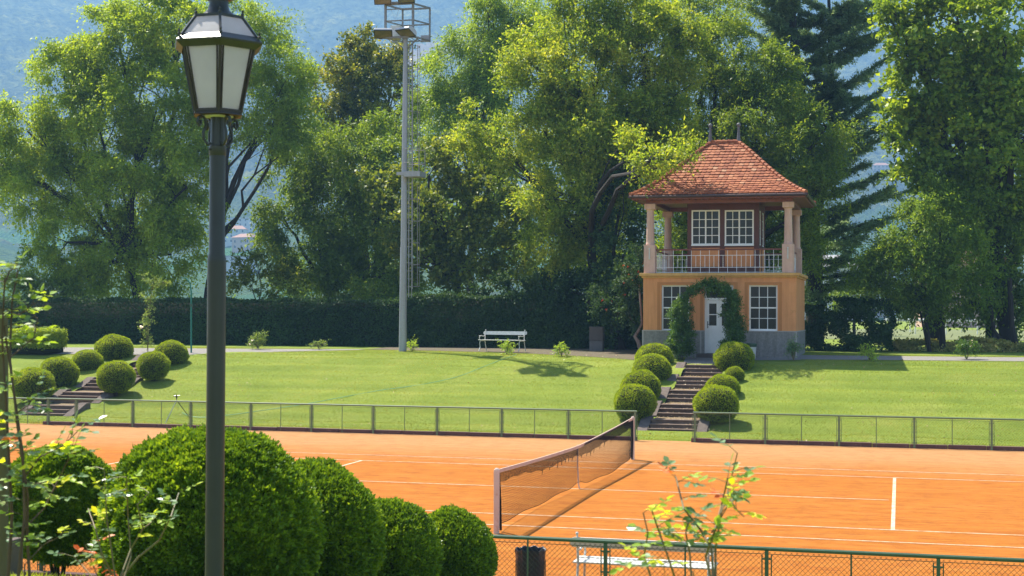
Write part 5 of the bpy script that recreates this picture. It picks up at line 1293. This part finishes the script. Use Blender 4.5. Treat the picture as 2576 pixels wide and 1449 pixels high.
q = atZ(1251, 1431, .03); e = empty('red_hose', (float(q[0]), float(q[1]), .0), 'short end of a dull red hose lying on the clay beside the near fence', 'hose')
MB().tube([(-1.4, -.05, .03), (-.6, .02, .03), (-.09, 0, .03)], .022, 8).build('pipe', M['redhose'], e, True); MB().tube([(-.09, 0, .03), (-.03, 0, .03), (.0, 0, .03)], [.026, .026, .018], 8).build('nozzle', M['galv'], e, True)
# ------------------------------------------------------------------ lawn grass, litter
def grass():
    rs = np.random.RandomState(9); n = 420000
    Y = 12.1+rs.rand(n)**1.25*16.5; X = -27+rs.rand(n)*43
    ok = ~(((X > -1.35) & (X < .95) & (Y > 14.1)) | ((X > -23.1) & (X < -20.8) & (Y > 14.1) & (Y < 23.5)) | ((X > -3.3) & (X < 3.2) & (Y > 22.6)))
    def inpath(X, Y):
        r = (X > 2.8) & (Y > np.interp(X, [2.8, 8, 20], [24.5, 24.7, 25.3])) & (Y < np.interp(X, [2.8, 8, 20], [27.2, 27.3, 27.7]))
        l = (X < -15.4) & (Y > np.interp(X, [-26, -21.6, -18, -15.4], [23.2, 23.3, 25.2, 27.3])) & (Y < np.interp(X, [-26, -21.6, -18, -15.4], [26.6, 27, 27.6, 28.2]))
        c = (X > -15.4) & (X < -2.9) & (Y > np.interp(X, [-15.4, -12, -8, -5, -2.9], [28, 27.4, 26.2, 24.6, 23.6])+rs.normal(size=len(X))*.15)
        return r | l | c
    ok &= ~inpath(X, Y); X, Y = X[ok], Y[ok]; n = len(X)
    mk = np.clip((Y-12.6)/1.0, 0, 1)*np.clip((24-Y)/2, 0, 1)
    Z = ztv(Y)+mk*.055*(np.sin(Y*6.3/1.25+.7*np.sin(X*.23)+.5*np.sin(X*.61+1))*.5+.5*np.sin(X*.9+Y*.7)*np.sin(Y*2.1+X*.3)*.6)
    P = np.stack([X, Y, Z-.004], 1); ax = nrm(rs.normal(size=(n, 3))*.55+np.array([0, 0, 1.0])); nr = nrm(rs.normal(size=(n, 3)))
    o = np_mesh('lawn_grass', leaves(P, ax, nr, rs.uniform(.018, .04, n), .35), 4, M['grassblade']); tag(o, 'short mown green grass covering the sloping lawn', 'grass', kind='stuff')
    # taller ragged fringe near the kerb and in the foreground
    n = 26000; X = 1+rs.rand(n)*-11+3; Y = -23.2+rs.rand(n)*2.1; P = np.stack([X, Y, ztv(Y)-.02], 1)
    ax = nrm(rs.normal(size=(n, 3))*.45+np.array([0, 0, 1.0])); nr = nrm(rs.normal(size=(n, 3)))
    o = np_mesh('foreground_grass', leaves(P, ax, nr, rs.uniform(.03, .07, n), .12), 4, M['grassblade']); tag(o, 'grass tufts on the terrace edge at the bottom left', 'grass', kind='stuff')
    n = 9000; X = -21+rs.rand(n)*34; X = X[(X < -.9) | (X > .8)]; n = len(X); Y = 11.98+np.abs(rs.normal(size=n))*.08; P = np.stack([X, Y, ztv(Y)-.01], 1)
    ax = nrm(rs.normal(size=(n, 3))*.4+np.array([0, 0, 1.0])); nr = nrm(rs.normal(size=(n, 3)))
    o = np_mesh('kerb_grass', leaves(P, ax, nr, rs.uniform(.05, .13, n), .12), 4, M['drygrass']); tag(o, 'ragged grass fringe along the court kerb', 'grass', kind='stuff')
    n = 700; X = -22+rs.rand(n)*38; Y = 12.2+rs.rand(n)*13; Z = ztv(Y)+.05; P = np.stack([X, Y, Z], 1); ax = nrm(rs.normal(size=(n, 3))*np.array([1, 1, .4])); nr = nrm(rs.normal(size=(n, 3))*.5+np.array([0, -.3, 1]))
    o = np_mesh('fallen_leaves', leaves(P, ax, nr, rs.uniform(.03, .075, n), .7), 4, M['litter']); tag(o, 'pale fallen leaves scattered on the lawn', 'fallen leaves', kind='stuff')
    n = 1300; k = rs.rand(n) < .65; X = np.where(k, -.95+rs.rand(n)*1.47, -1.6+rs.rand(n)*2.9); Y = 14.2+rs.rand(n)*8.3
    zst = np.zeros(n)
    rise = 1.8/15; tr = .29; land = (22.5-14.3-15*tr)/4.0; per = 3*tr+land
    f = np.floor((Y-14.3)/per).clip(0, 4); yy = (Y-14.3)-f*per; sidx = np.minimum(3, np.floor(yy/tr)+1).clip(0, 3); zst = .05+(f*3+sidx)*rise
    Z = np.where((X > -.94) & (X < .51), zst+.012, ztv(Y)+.05); keep = ~(((X < -.94) & (X > -1.32)) | ((X > .5) & (X < .9))); P = np.stack([X, Y, Z], 1)[keep]; n = len(P)
    ax = nrm(rs.normal(size=(n, 3))*np.array([1, 1, .25])); nr = nrm(rs.normal(size=(n, 3))*.35+np.array([0, 0, 1]))
    o = np_mesh('step_litter', leaves(P, ax, nr, rs.uniform(.025, .06, n), .6), 4, M['litter']); tag(o, 'dry leaf litter lying on the middle steps', 'fallen leaves', kind='stuff')
grass()
# ------------------------------------------------------------------ foreground roses
def rosething(lab, dep, stems, spec, seed, leafL, group='foreground rose canes', cane='canestem', post=None, dens=1.0, nm='rose_cane_bush'):
    """stems: pixel polylines; leaves as compound sprays of five along them"""
    rs = np.random.RandomState(seed); s = dep/CF
    def W_(u, v, dd=0.0): return CP+ray(u, v)*(dep+dd)
    b = W_(*stems[0][0][0]); g = float(ztv(b[1])); B = np.array([b[0], b[1], g])
    e = empty(nm, B, lab, 'rose', group)
    m = MB(); groups = {}
    for st, r0, r1, n, f0 in stems:
        P_ = [W_(u, v, rs.uniform(-.12, .12)) for u, v in st]
        first = np.array([P_[0][0], P_[0][1], g]); PP = [first]+P_ if st[0][1] > 1400 else P_
        m.tube([q-B for q in PP], list(np.linspace(r0, r1, len(PP))), 6, False)
        seg = np.array(P_); L_ = np.concatenate([[0], np.cumsum(np.linalg.norm(seg[1:]-seg[:-1], axis=1))])
        for k in range(int(n*dens)):
            t = L_[-1]*(f0+(1-f0)*rs.rand()); q = np.array([np.interp(t, L_, seg[:, i]) for i in range(3)])
            if k == 0: q = seg[-1]
            d = nrm(rs.normal(size=3)*np.array([1, .7, .35])+np.array([0, 0, .25])); ln = leafL*rs.uniform(1.5, 2.6)
            tip = q+d*ln; m.tube([q-B, (q+tip)/2-B+np.array([0, 0, .006]), tip-B], [.0018, .0014, .001], 3, False)
            side = nrm(np.cross(d, [0, 0, 1.0])+1e-6); fr = (L_[-1] and t/L_[-1])
            mt = spec(rs, fr, q)
            pos = [tip]; dirs = [d]
            for fpos in (.5, .85):
                for sg in (-1, 1): pos.append(q+d*ln*fpos); dirs.append(nrm(d*.45+side*sg+np.array([0, 0, rs.uniform(-.25, .1)])))
            P5 = np.array(pos); D5 = np.array(dirs); nr = nrm(np.array([0, 0, 1.0])+rs.normal(size=(5, 3))*.35-np.array([0, .25, 0]))
            # six-point rounded leaflets
            ax = nrm(D5); sd = nrm(np.cross(ax, nr)); n2 = np.cross(sd, ax); LL = (leafL*rs.uniform(.7, 1.15, 5))[:, None]; wv = .32
            pts = [P5, P5+ax*LL*.25+sd*LL*wv*.85+n2*LL*.05, P5+ax*LL*.6+sd*LL*wv+n2*LL*.04, P5+ax*LL-n2*LL*.08, P5+ax*LL*.6-sd*LL*wv+n2*LL*.04, P5+ax*LL*.25-sd*LL*wv*.85+n2*LL*.05]
            mid1 = P5+ax*LL*.5-n2*LL*.04
            A1 = np.stack([pts[0], pts[1], pts[2], pts[3]], 1); A2 = np.stack([pts[3], pts[4], pts[5], pts[0]], 1)
            groups.setdefault(mt, []).append(np.concatenate([A1, A2], 0).reshape(-1, 3)-B)
    m.build('cane', M[cane], e, True)
    for k, v in groups.items(): np_mesh('leaves', np.vstack(v), 4, M[k], e)
    return e
def specR(rs, fr, q): 
    x = rs.rand()
    if fr > .97 and x < .4: return 'rosered'
    return 'rosepale' if x < .45 else ('roseblue' if x < .85 else 'roseyellow')
rosething('leafy rose shoots in the foreground before the near fence, one tall reddish shoot', 5.8,
  [([(1795, 1460), (1790, 1380), (1760, 1330), (1720, 1280), (1700, 1200)], .006, .003, 12, .1), ([(1800, 1460), (1800, 1380), (1815, 1290), (1835, 1220), (1855, 1140), (1858, 1120)][:5], .006, .002, 9, .2),
   ([(1790, 1460), (1775, 1400), (1800, 1330), (1818, 1260), (1830, 1205)], .006, .003, 12, .2), ([(1640, 1460), (1620, 1400), (1630, 1340), (1618, 1290)], .005, .0025, 10, .1),
   ([(1700, 1460), (1680, 1400), (1655, 1330), (1640, 1285)], .005, .003, 9, .2), ([(1740, 1460), (1735, 1390), (1725, 1340), (1740, 1280)], .005, .003, 10, .1), ([(1830, 1240), (1850, 1280), (1872, 1300)], .003, .002, 4, .4),
   ([(1745, 1440), (1700, 1410), (1660, 1420)], .003, .002, 7, .2), ([(1790, 1340), (1815, 1300), (1838, 1260)], .003, .002, 5, .2)],
  specR, 71, .046, dens=.85)
def specL(rs, fr, q):
    x = rs.rand(); v = proj(q)[1]
    if v > 1370: return 'rosered' if x < .45 else ('roseyellow' if x < .6 else 'roseblue')
    return 'roseyellow' if x < .3 else ('roseblue' if x < .6 else ('rosepale' if x < .992 else 'rosered'))
rosething('thin rose bush with orange and yellow leaves just left of the lamp post', 7.4,
  [([(300, 1460), (330, 1380), (360, 1330), (345, 1270), (375, 1240)], .007, .003, 8, .5), ([(300, 1460), (350, 1400), (400, 1360), (430, 1300), (450, 1240)], .008, .003, 7, .5), ([(290, 1460), (280, 1380), (268, 1300), (262, 1180)], .006, .003, 9, .4),
   ([(290, 1460), (255, 1390), (240, 1330), (222, 1280)], .006, .003, 6, .5), ([(310, 1460), (330, 1400), (322, 1300), (318, 1200)], .006, .003, 8, .4), ([(240, 1460), (205, 1420), (185, 1400)], .004, .003, 6, .4),
   ([(250, 1460), (225, 1400), (215, 1370)], .004, .003, 5, .5), ([(270, 1460), (262, 1420), (255, 1395)], .004, .003, 5, .4), ([(360, 1330), (385, 1310), (392, 1290)], .004, .002, 4, .4)],
  specL, 72, .043, dens=.8)
def specC(rs, fr, q):
    x = rs.rand(); return 'roseblue' if x < .45 else ('rose' if x < .62 else ('roseyellow' if x < .70 else ('rosepale' if x < .985 else 'rosered')))
rosething('climbing rose with long brown canes at the left edge of the picture', 7.0,
  [([(20, 1460), (30, 1300), (22, 1150), (15, 1000), (5, 850), (12, 700)], .011, .004, 30, .05), ([(45, 1460), (62, 1300), (58, 1150), (30, 950), (10, 820)], .010, .005, 18, .1), ([(75, 1460), (68, 1350), (70, 1250), (45, 1080), (25, 900), (30, 760), (45, 680)], .009, .004, 24, .1),
   ([(60, 1330), (110, 1280), (150, 1200), (185, 1130)], .005, .003, 14, .2), ([(62, 1200), (100, 1150), (160, 1120), (200, 1080)], .005, .002, 9, .3), ([(25, 900), (60, 870), (85, 850), (95, 800)], .004, .002, 9, .2), ([(20, 800), (50, 790), (85, 765)], .004, .002, 8, .2),
   ([(62, 1420), (110, 1370), (150, 1350)], .005, .002, 5, .2), ([(40, 1040), (70, 1020), (100, 980)], .004, .002, 8, .2), ([(10, 720), (25, 680), (55, 670)], .004, .002, 7, .1), ([(60, 1230), (120, 1210), (130, 1240)], .004, .002, 8, .1)],
  specC, 73, .046, dens=.95, cane='canedark', nm='climbing_rose')
w_ = CP+ray(4, 1300)*7.2; e = empty('rose_post', (w_[0], w_[1], float(ztv(w_[1]))), 'weathered round wooden post holding the climbing rose at the left edge', 'post')
MB().tube([(0, 0, -.1), (.0, 0, .9), (-.01, 0, 1.75)], [.034, .032, .030], 12).build('shaft', M['woodpost'], e, True); MB().tube([(0, 0, 1.1), (0, 0, 1.12)], .036, 12).build('wire_tie', M['galvdark'], e, True)
# terrace edging slabs at the bottom left
sl0 = MB(); sl0.box(-1.9, .3, -20.75, -20.45, 1.75, 2.03); tag(sl0.build('terrace_kerb', M['stonegrey'], bevel=.01), kind='structure')
# ------------------------------------------------------------------ race track rails, field and village beyond
tf = MB(); tf.quad((-30, 62, 2.17), (70, 62, 2.17), (70, 125, 2.17), (-30, 125, 2.17)); tag(tf.build('track_grass', surf('dry_track_grass', (.15, .16, .05), (.10, .12, .035), .3, .9)), kind='structure')
for j, (Yr, h) in enumerate(((88.0, 1.15), (104.0, 1.0))):
    xa = float(atY(2225, 830, Yr)[0]); xb = float(atY(2620, 830, Yr)[0])
    e = empty('race_rail', (xa, Yr, 2.15), 'white plastic running rail beyond the trees at the right, %s' % ('nearer one with arched posts' if j == 0 else 'farther and lower one'), 'railing', 'white running rails')
    MB().tube([(0, 0, h), ((xb-xa), 0, h)], .07, 8).build('rail', M['white'], e, True); n = int((xb-xa)/2.0)
    for k in range(n+1):
        x = (xb-xa)*k/n; MB().tube([(x, .5, 0), (x, .42, h*.55), (x, .25, h*.9), (x, .02, h)], .045, 6).build('post', M['white'], e)
VW = surf('pale_house_wall', (.62, .58, .54), (.52, .49, .46), 2, .8); VR = surf('reddish_house_roof', (.34, .16, .10), (.25, .12, .08), 2, .8); VG = surf('grey_house_roof', (.36, .34, .33), (.28, .26, .25), 2, .8); VP = surf('pinkish_house_wall', (.55, .36, .27), (.48, .31, .23), 2, .8)
def hills_z(X, Y):
    r = np.hypot(X-CX, Y-CY)
    z = np.interp(r, [0, 430, 700, 1000, 1300, 1600, 1900, 2300, 2800], [2, 3, 17, 52, 118, 215, 330, 520, 700])
    az = np.arctan2(X-CX, Y-CY); f = np.clip((r-430)/500, 0, 1)
    z = z+f*(14*np.sin(az*21+r*.004)+20*np.sin(az*9+1.2+r*.0015)*np.clip((r-900)/800, 0, 1)+7*np.sin(X*.021+Y*.013)*np.sin(Y*.017-X*.008)+3.5*np.sin(X*.06+1)*np.sin(Y*.055+.5))
    return z
def hits(u, v):
    d = ray(u, v); k = 60.0
    while k < 3200:
        P = CP+d*k
        if P[2] < max(2.15, float(hills_z(P[0], P[1]))): return P
        k += 3.0
    return None
def house(u, v, w, h, dp, wall, roof, lab, gable=True, rot=.2, D=None):
    p = hits(u, v) if D is None else CP+ray(u, v)*D
    gz = max(2.1, float(hills_z(p[0], p[1])))-.5
    e = empty('house', (float(p[0]), float(p[1]), gz), lab, 'house', 'houses in the valley', rot)
    MB().box(-w/2, w/2, -dp/2, dp/2, -3, h).build('wall', wall, e)
    m = MB(); o = .5; rh = w*.18 if gable else .5
    if gable:
        A_ = [(-w/2-o, -dp/2-o, h), (w/2+o, -dp/2-o, h), (w/2+o, dp/2+o, h), (-w/2-o, dp/2+o, h), (-w/2+w*.2, 0, h+rh), (w/2-w*.2, 0, h+rh)]
        m.v = A_; m.f = [(0, 1, 5, 4), (1, 2, 5), (2, 3, 4, 5), (3, 0, 4), (0, 3, 2, 1)]; m.m = [0]*5
    else: m.box(-w/2-o, w/2+o, -dp/2-o, dp/2+o, h, h+rh)
    m.build('roof', roof, e)
    nf = max(1, int(h/3.0)); nc = max(2, int(w/3.5))
    for r_ in range(nf):
        for c_ in range(nc):
            x = -w/2+w*(c_+.5)/nc; z = 1.0+r_*3.0
            MB().box(x-.5, x+.5, -dp/2-.06, -dp/2-.01, z, z+1.4).build('window', M['glass'], e)
house(2072, 768, 16, 12, 12, VW, VG, 'large pale house showing above the wild hedge nearest the pavilion', True, .25, 330)
house(2165, 770, 14, 13, 12, VW, VG, 'pale house with flat grey roof, right of the large pale one', False, .3, 360)
house(2125, 760, 12, 8, 10, VW, VG, 'low white house between the two larger ones beyond the hedge', True, .1, 345)
house(2425, 812, 11, 8, 9, VP, VR, 'pinkish building glimpsed between the trunks at the right', True, .1, 180)
house(600, 585, 26, 9, 14, VW, VG, 'long white building on the hillside right of the lamp post', False, .1)
house(592, 612, 14, 9, 11, VW, VR, 'white house below the long building, right of the lamp post', True, .3)
house(620, 628, 13, 7, 10, VP, VR, 'small pinkish house on the hillside right of the lamp post', True, -.2)
house(600, 690, 15, 9, 11, VW, VG, 'white house low on the slope just above the hedge right of the lamp post', False, .2)
house(1178, 612, 12, 7, 10, VW, VR, 'red roofed house glimpsed through the maple', True, .1)
house(2085, 440, 20, 7, 12, VW, VG, 'long pale building high on the hillside right of the pavilion roof', False, .2)
house(2215, 432, 14, 6, 10, VP, VR, 'small red roofed house on the hillside beside the cedar', True, .1)
# hills
def hills():
    azs = np.radians(np.linspace(-42, 14, 300)); rr = np.concatenate([np.linspace(330, 1000, 80), np.linspace(1008, 2800, 230)])
    A, R = np.meshgrid(azs, rr); X = CX+R*np.sin(A); Y = CY+R*np.cos(A); Z = hills_z(X, Y)
    rs = np.random.RandomState(4)
    bump = np.clip((R-900)/250, 0, 1); Z = Z+bump*(np.abs(rs.normal(size=Z.shape))*3.2)
    Z[0, :] = -1
    V = np.stack([X, Y, Z], -1).reshape(-1, 3); na = len(azs); n = len(rr)
    i = np.arange(na-1); F = (np.arange(n-1)[:, None]*na+i[None, :]); F = np.stack([F, F+1, F+1+na, F+na], -1).reshape(-1, 4)
    me = bpy.data.meshes.new('hills'); me.vertices.add(len(V)); me.vertices.foreach_set('co', V.ravel().astype(np.float32))
    me.loops.add(F.size); me.loops.foreach_set('vertex_index', F.ravel().astype(np.int32)); me.polygons.add(len(F)); me.polygons.foreach_set('loop_start', (np.arange(len(F))*4).astype(np.int32))
    try: me.polygons.foreach_set('loop_total', np.full(len(F), 4, dtype=np.int32))
    except Exception: pass
    m = bpy.data.materials.new('forest_and_vineyards'); nt, N, L, Bp = nodes(m)
    tc = N.new('ShaderNodeTexCoord').outputs['Object']
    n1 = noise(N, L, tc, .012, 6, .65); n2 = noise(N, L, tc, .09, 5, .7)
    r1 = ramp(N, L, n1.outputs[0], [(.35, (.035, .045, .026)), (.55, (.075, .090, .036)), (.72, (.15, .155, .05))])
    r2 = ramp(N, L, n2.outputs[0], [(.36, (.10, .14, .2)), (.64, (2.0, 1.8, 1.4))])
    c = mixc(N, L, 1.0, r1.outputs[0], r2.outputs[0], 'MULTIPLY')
    # vineyards and meadows on the low slopes
    sx = N.new('ShaderNodeSeparateXYZ'); L.new(tc, sx.inputs[0])
    n3 = noise(N, L, tc, .008, 3, .5)
    ad = N.new('ShaderNodeMath'); ad.operation = 'MULTIPLY_ADD'; L.new(n3.outputs[0], ad.inputs[0]); ad.inputs[1].default_value = 120; L.new(sx.outputs[2], ad.inputs[2])
    mr = N.new('ShaderNodeMapRange'); L.new(ad.outputs[0], mr.inputs[0]); mr.inputs[1].default_value = 150; mr.inputs[2].default_value = 110
    wv = N.new('ShaderNodeTexWave'); wv.inputs['Scale'].default_value = .12; wv.inputs['Distortion'].default_value = 3; L.new(tc, wv.inputs['Vector'])
    rw = ramp(N, L, wv.outputs[0], [(.3, (.045, .085, .03)), (.7, (.085, .13, .045))])
    vz = N.new('ShaderNodeTexVoronoi'); vz.inputs['Scale'].default_value = .012; L.new(tc, vz.inputs['Vector'])
    c2 = mixc(N, L, .25, rw.outputs[0], vz.outputs['Color'], 'SOFT_LIGHT')
    c = mixc(N, L, mr.outputs[0], c, c2)
    L.new(c, Bp.inputs['Base Color']); Bp.inputs['Roughness'].default_value = 1; Bp.inputs['Specular IOR Level'].default_value = 0
    bp = N.new('ShaderNodeBump'); bp.inputs['Strength'].default_value = 1; bp.inputs['Distance'].default_value = 9; L.new(n2.outputs[0], bp.inputs['Height']); L.new(bp.outputs[0], Bp.inputs['Normal'])
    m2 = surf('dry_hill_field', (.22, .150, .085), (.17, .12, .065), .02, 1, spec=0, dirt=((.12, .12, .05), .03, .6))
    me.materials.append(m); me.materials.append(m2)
    C = V[F].mean(1); d = C-CP; k = d@FW; U = W/2+CF*(d@RT)/k; Vv = H/2-CF*(d@UP)/k
    poly = [(1008, 158), (1025, 132), (1060, 112), (1110, 98), (1165, 86), (1215, 82), (1215, 136), (1160, 130), (1110, 134), (1085, 128), (1072, 150), (1062, 178), (1020, 178)]
    ins = np.zeros(len(U), bool); j = len(poly)-1
    for q in range(len(poly)):
        xi, yi = poly[q]; xj, yj = poly[j]
        ins ^= ((yi > Vv) != (yj > Vv)) & (U < (xj-xi)*(Vv-yi)/(yj-yi+1e-9)+xi); j = q
    ins &= k > 600
    me.polygons.foreach_set('material_index', ins.astype(np.int32)); me.polygons.foreach_set('use_smooth', np.ones(len(F), bool)); me.update(calc_edges=True)
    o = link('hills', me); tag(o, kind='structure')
hills()
# valley floor carries the lawn sheet to the foot of the hills
vf = MB(); vf.quad((-900, 61, 2.05), (700, 61, 2.05), (700, 460, 2.05), (-900, 460, 2.05)); tag(vf.build('valley_floor', surf('valley_meadow', (.09, .12, .035), (.07, .09, .03), .05, 1)), kind='structure')
# ------------------------------------------------------------------ haze
hm = bpy.data.materials.new('haze'); hm.use_nodes = True; N = hm.node_tree.nodes; L = hm.node_tree.links
for n in list(N): N.remove(n)
out = N.new('ShaderNodeOutputMaterial'); pv = N.new('ShaderNodeVolumePrincipled'); pv.inputs['Color'].default_value = (.31, .60, 1.0, 1); pv.inputs['Density'].default_value = .00040; pv.inputs['Anisotropy'].default_value = .1
L.new(pv.outputs[0], out.inputs['Volume'])
hz_ = MB().box(-2600, 1500, -200, 3000, -5, 760).build('haze', hm); tag(hz_, 'pale blue summer haze over the valley', 'haze', kind='stuff')
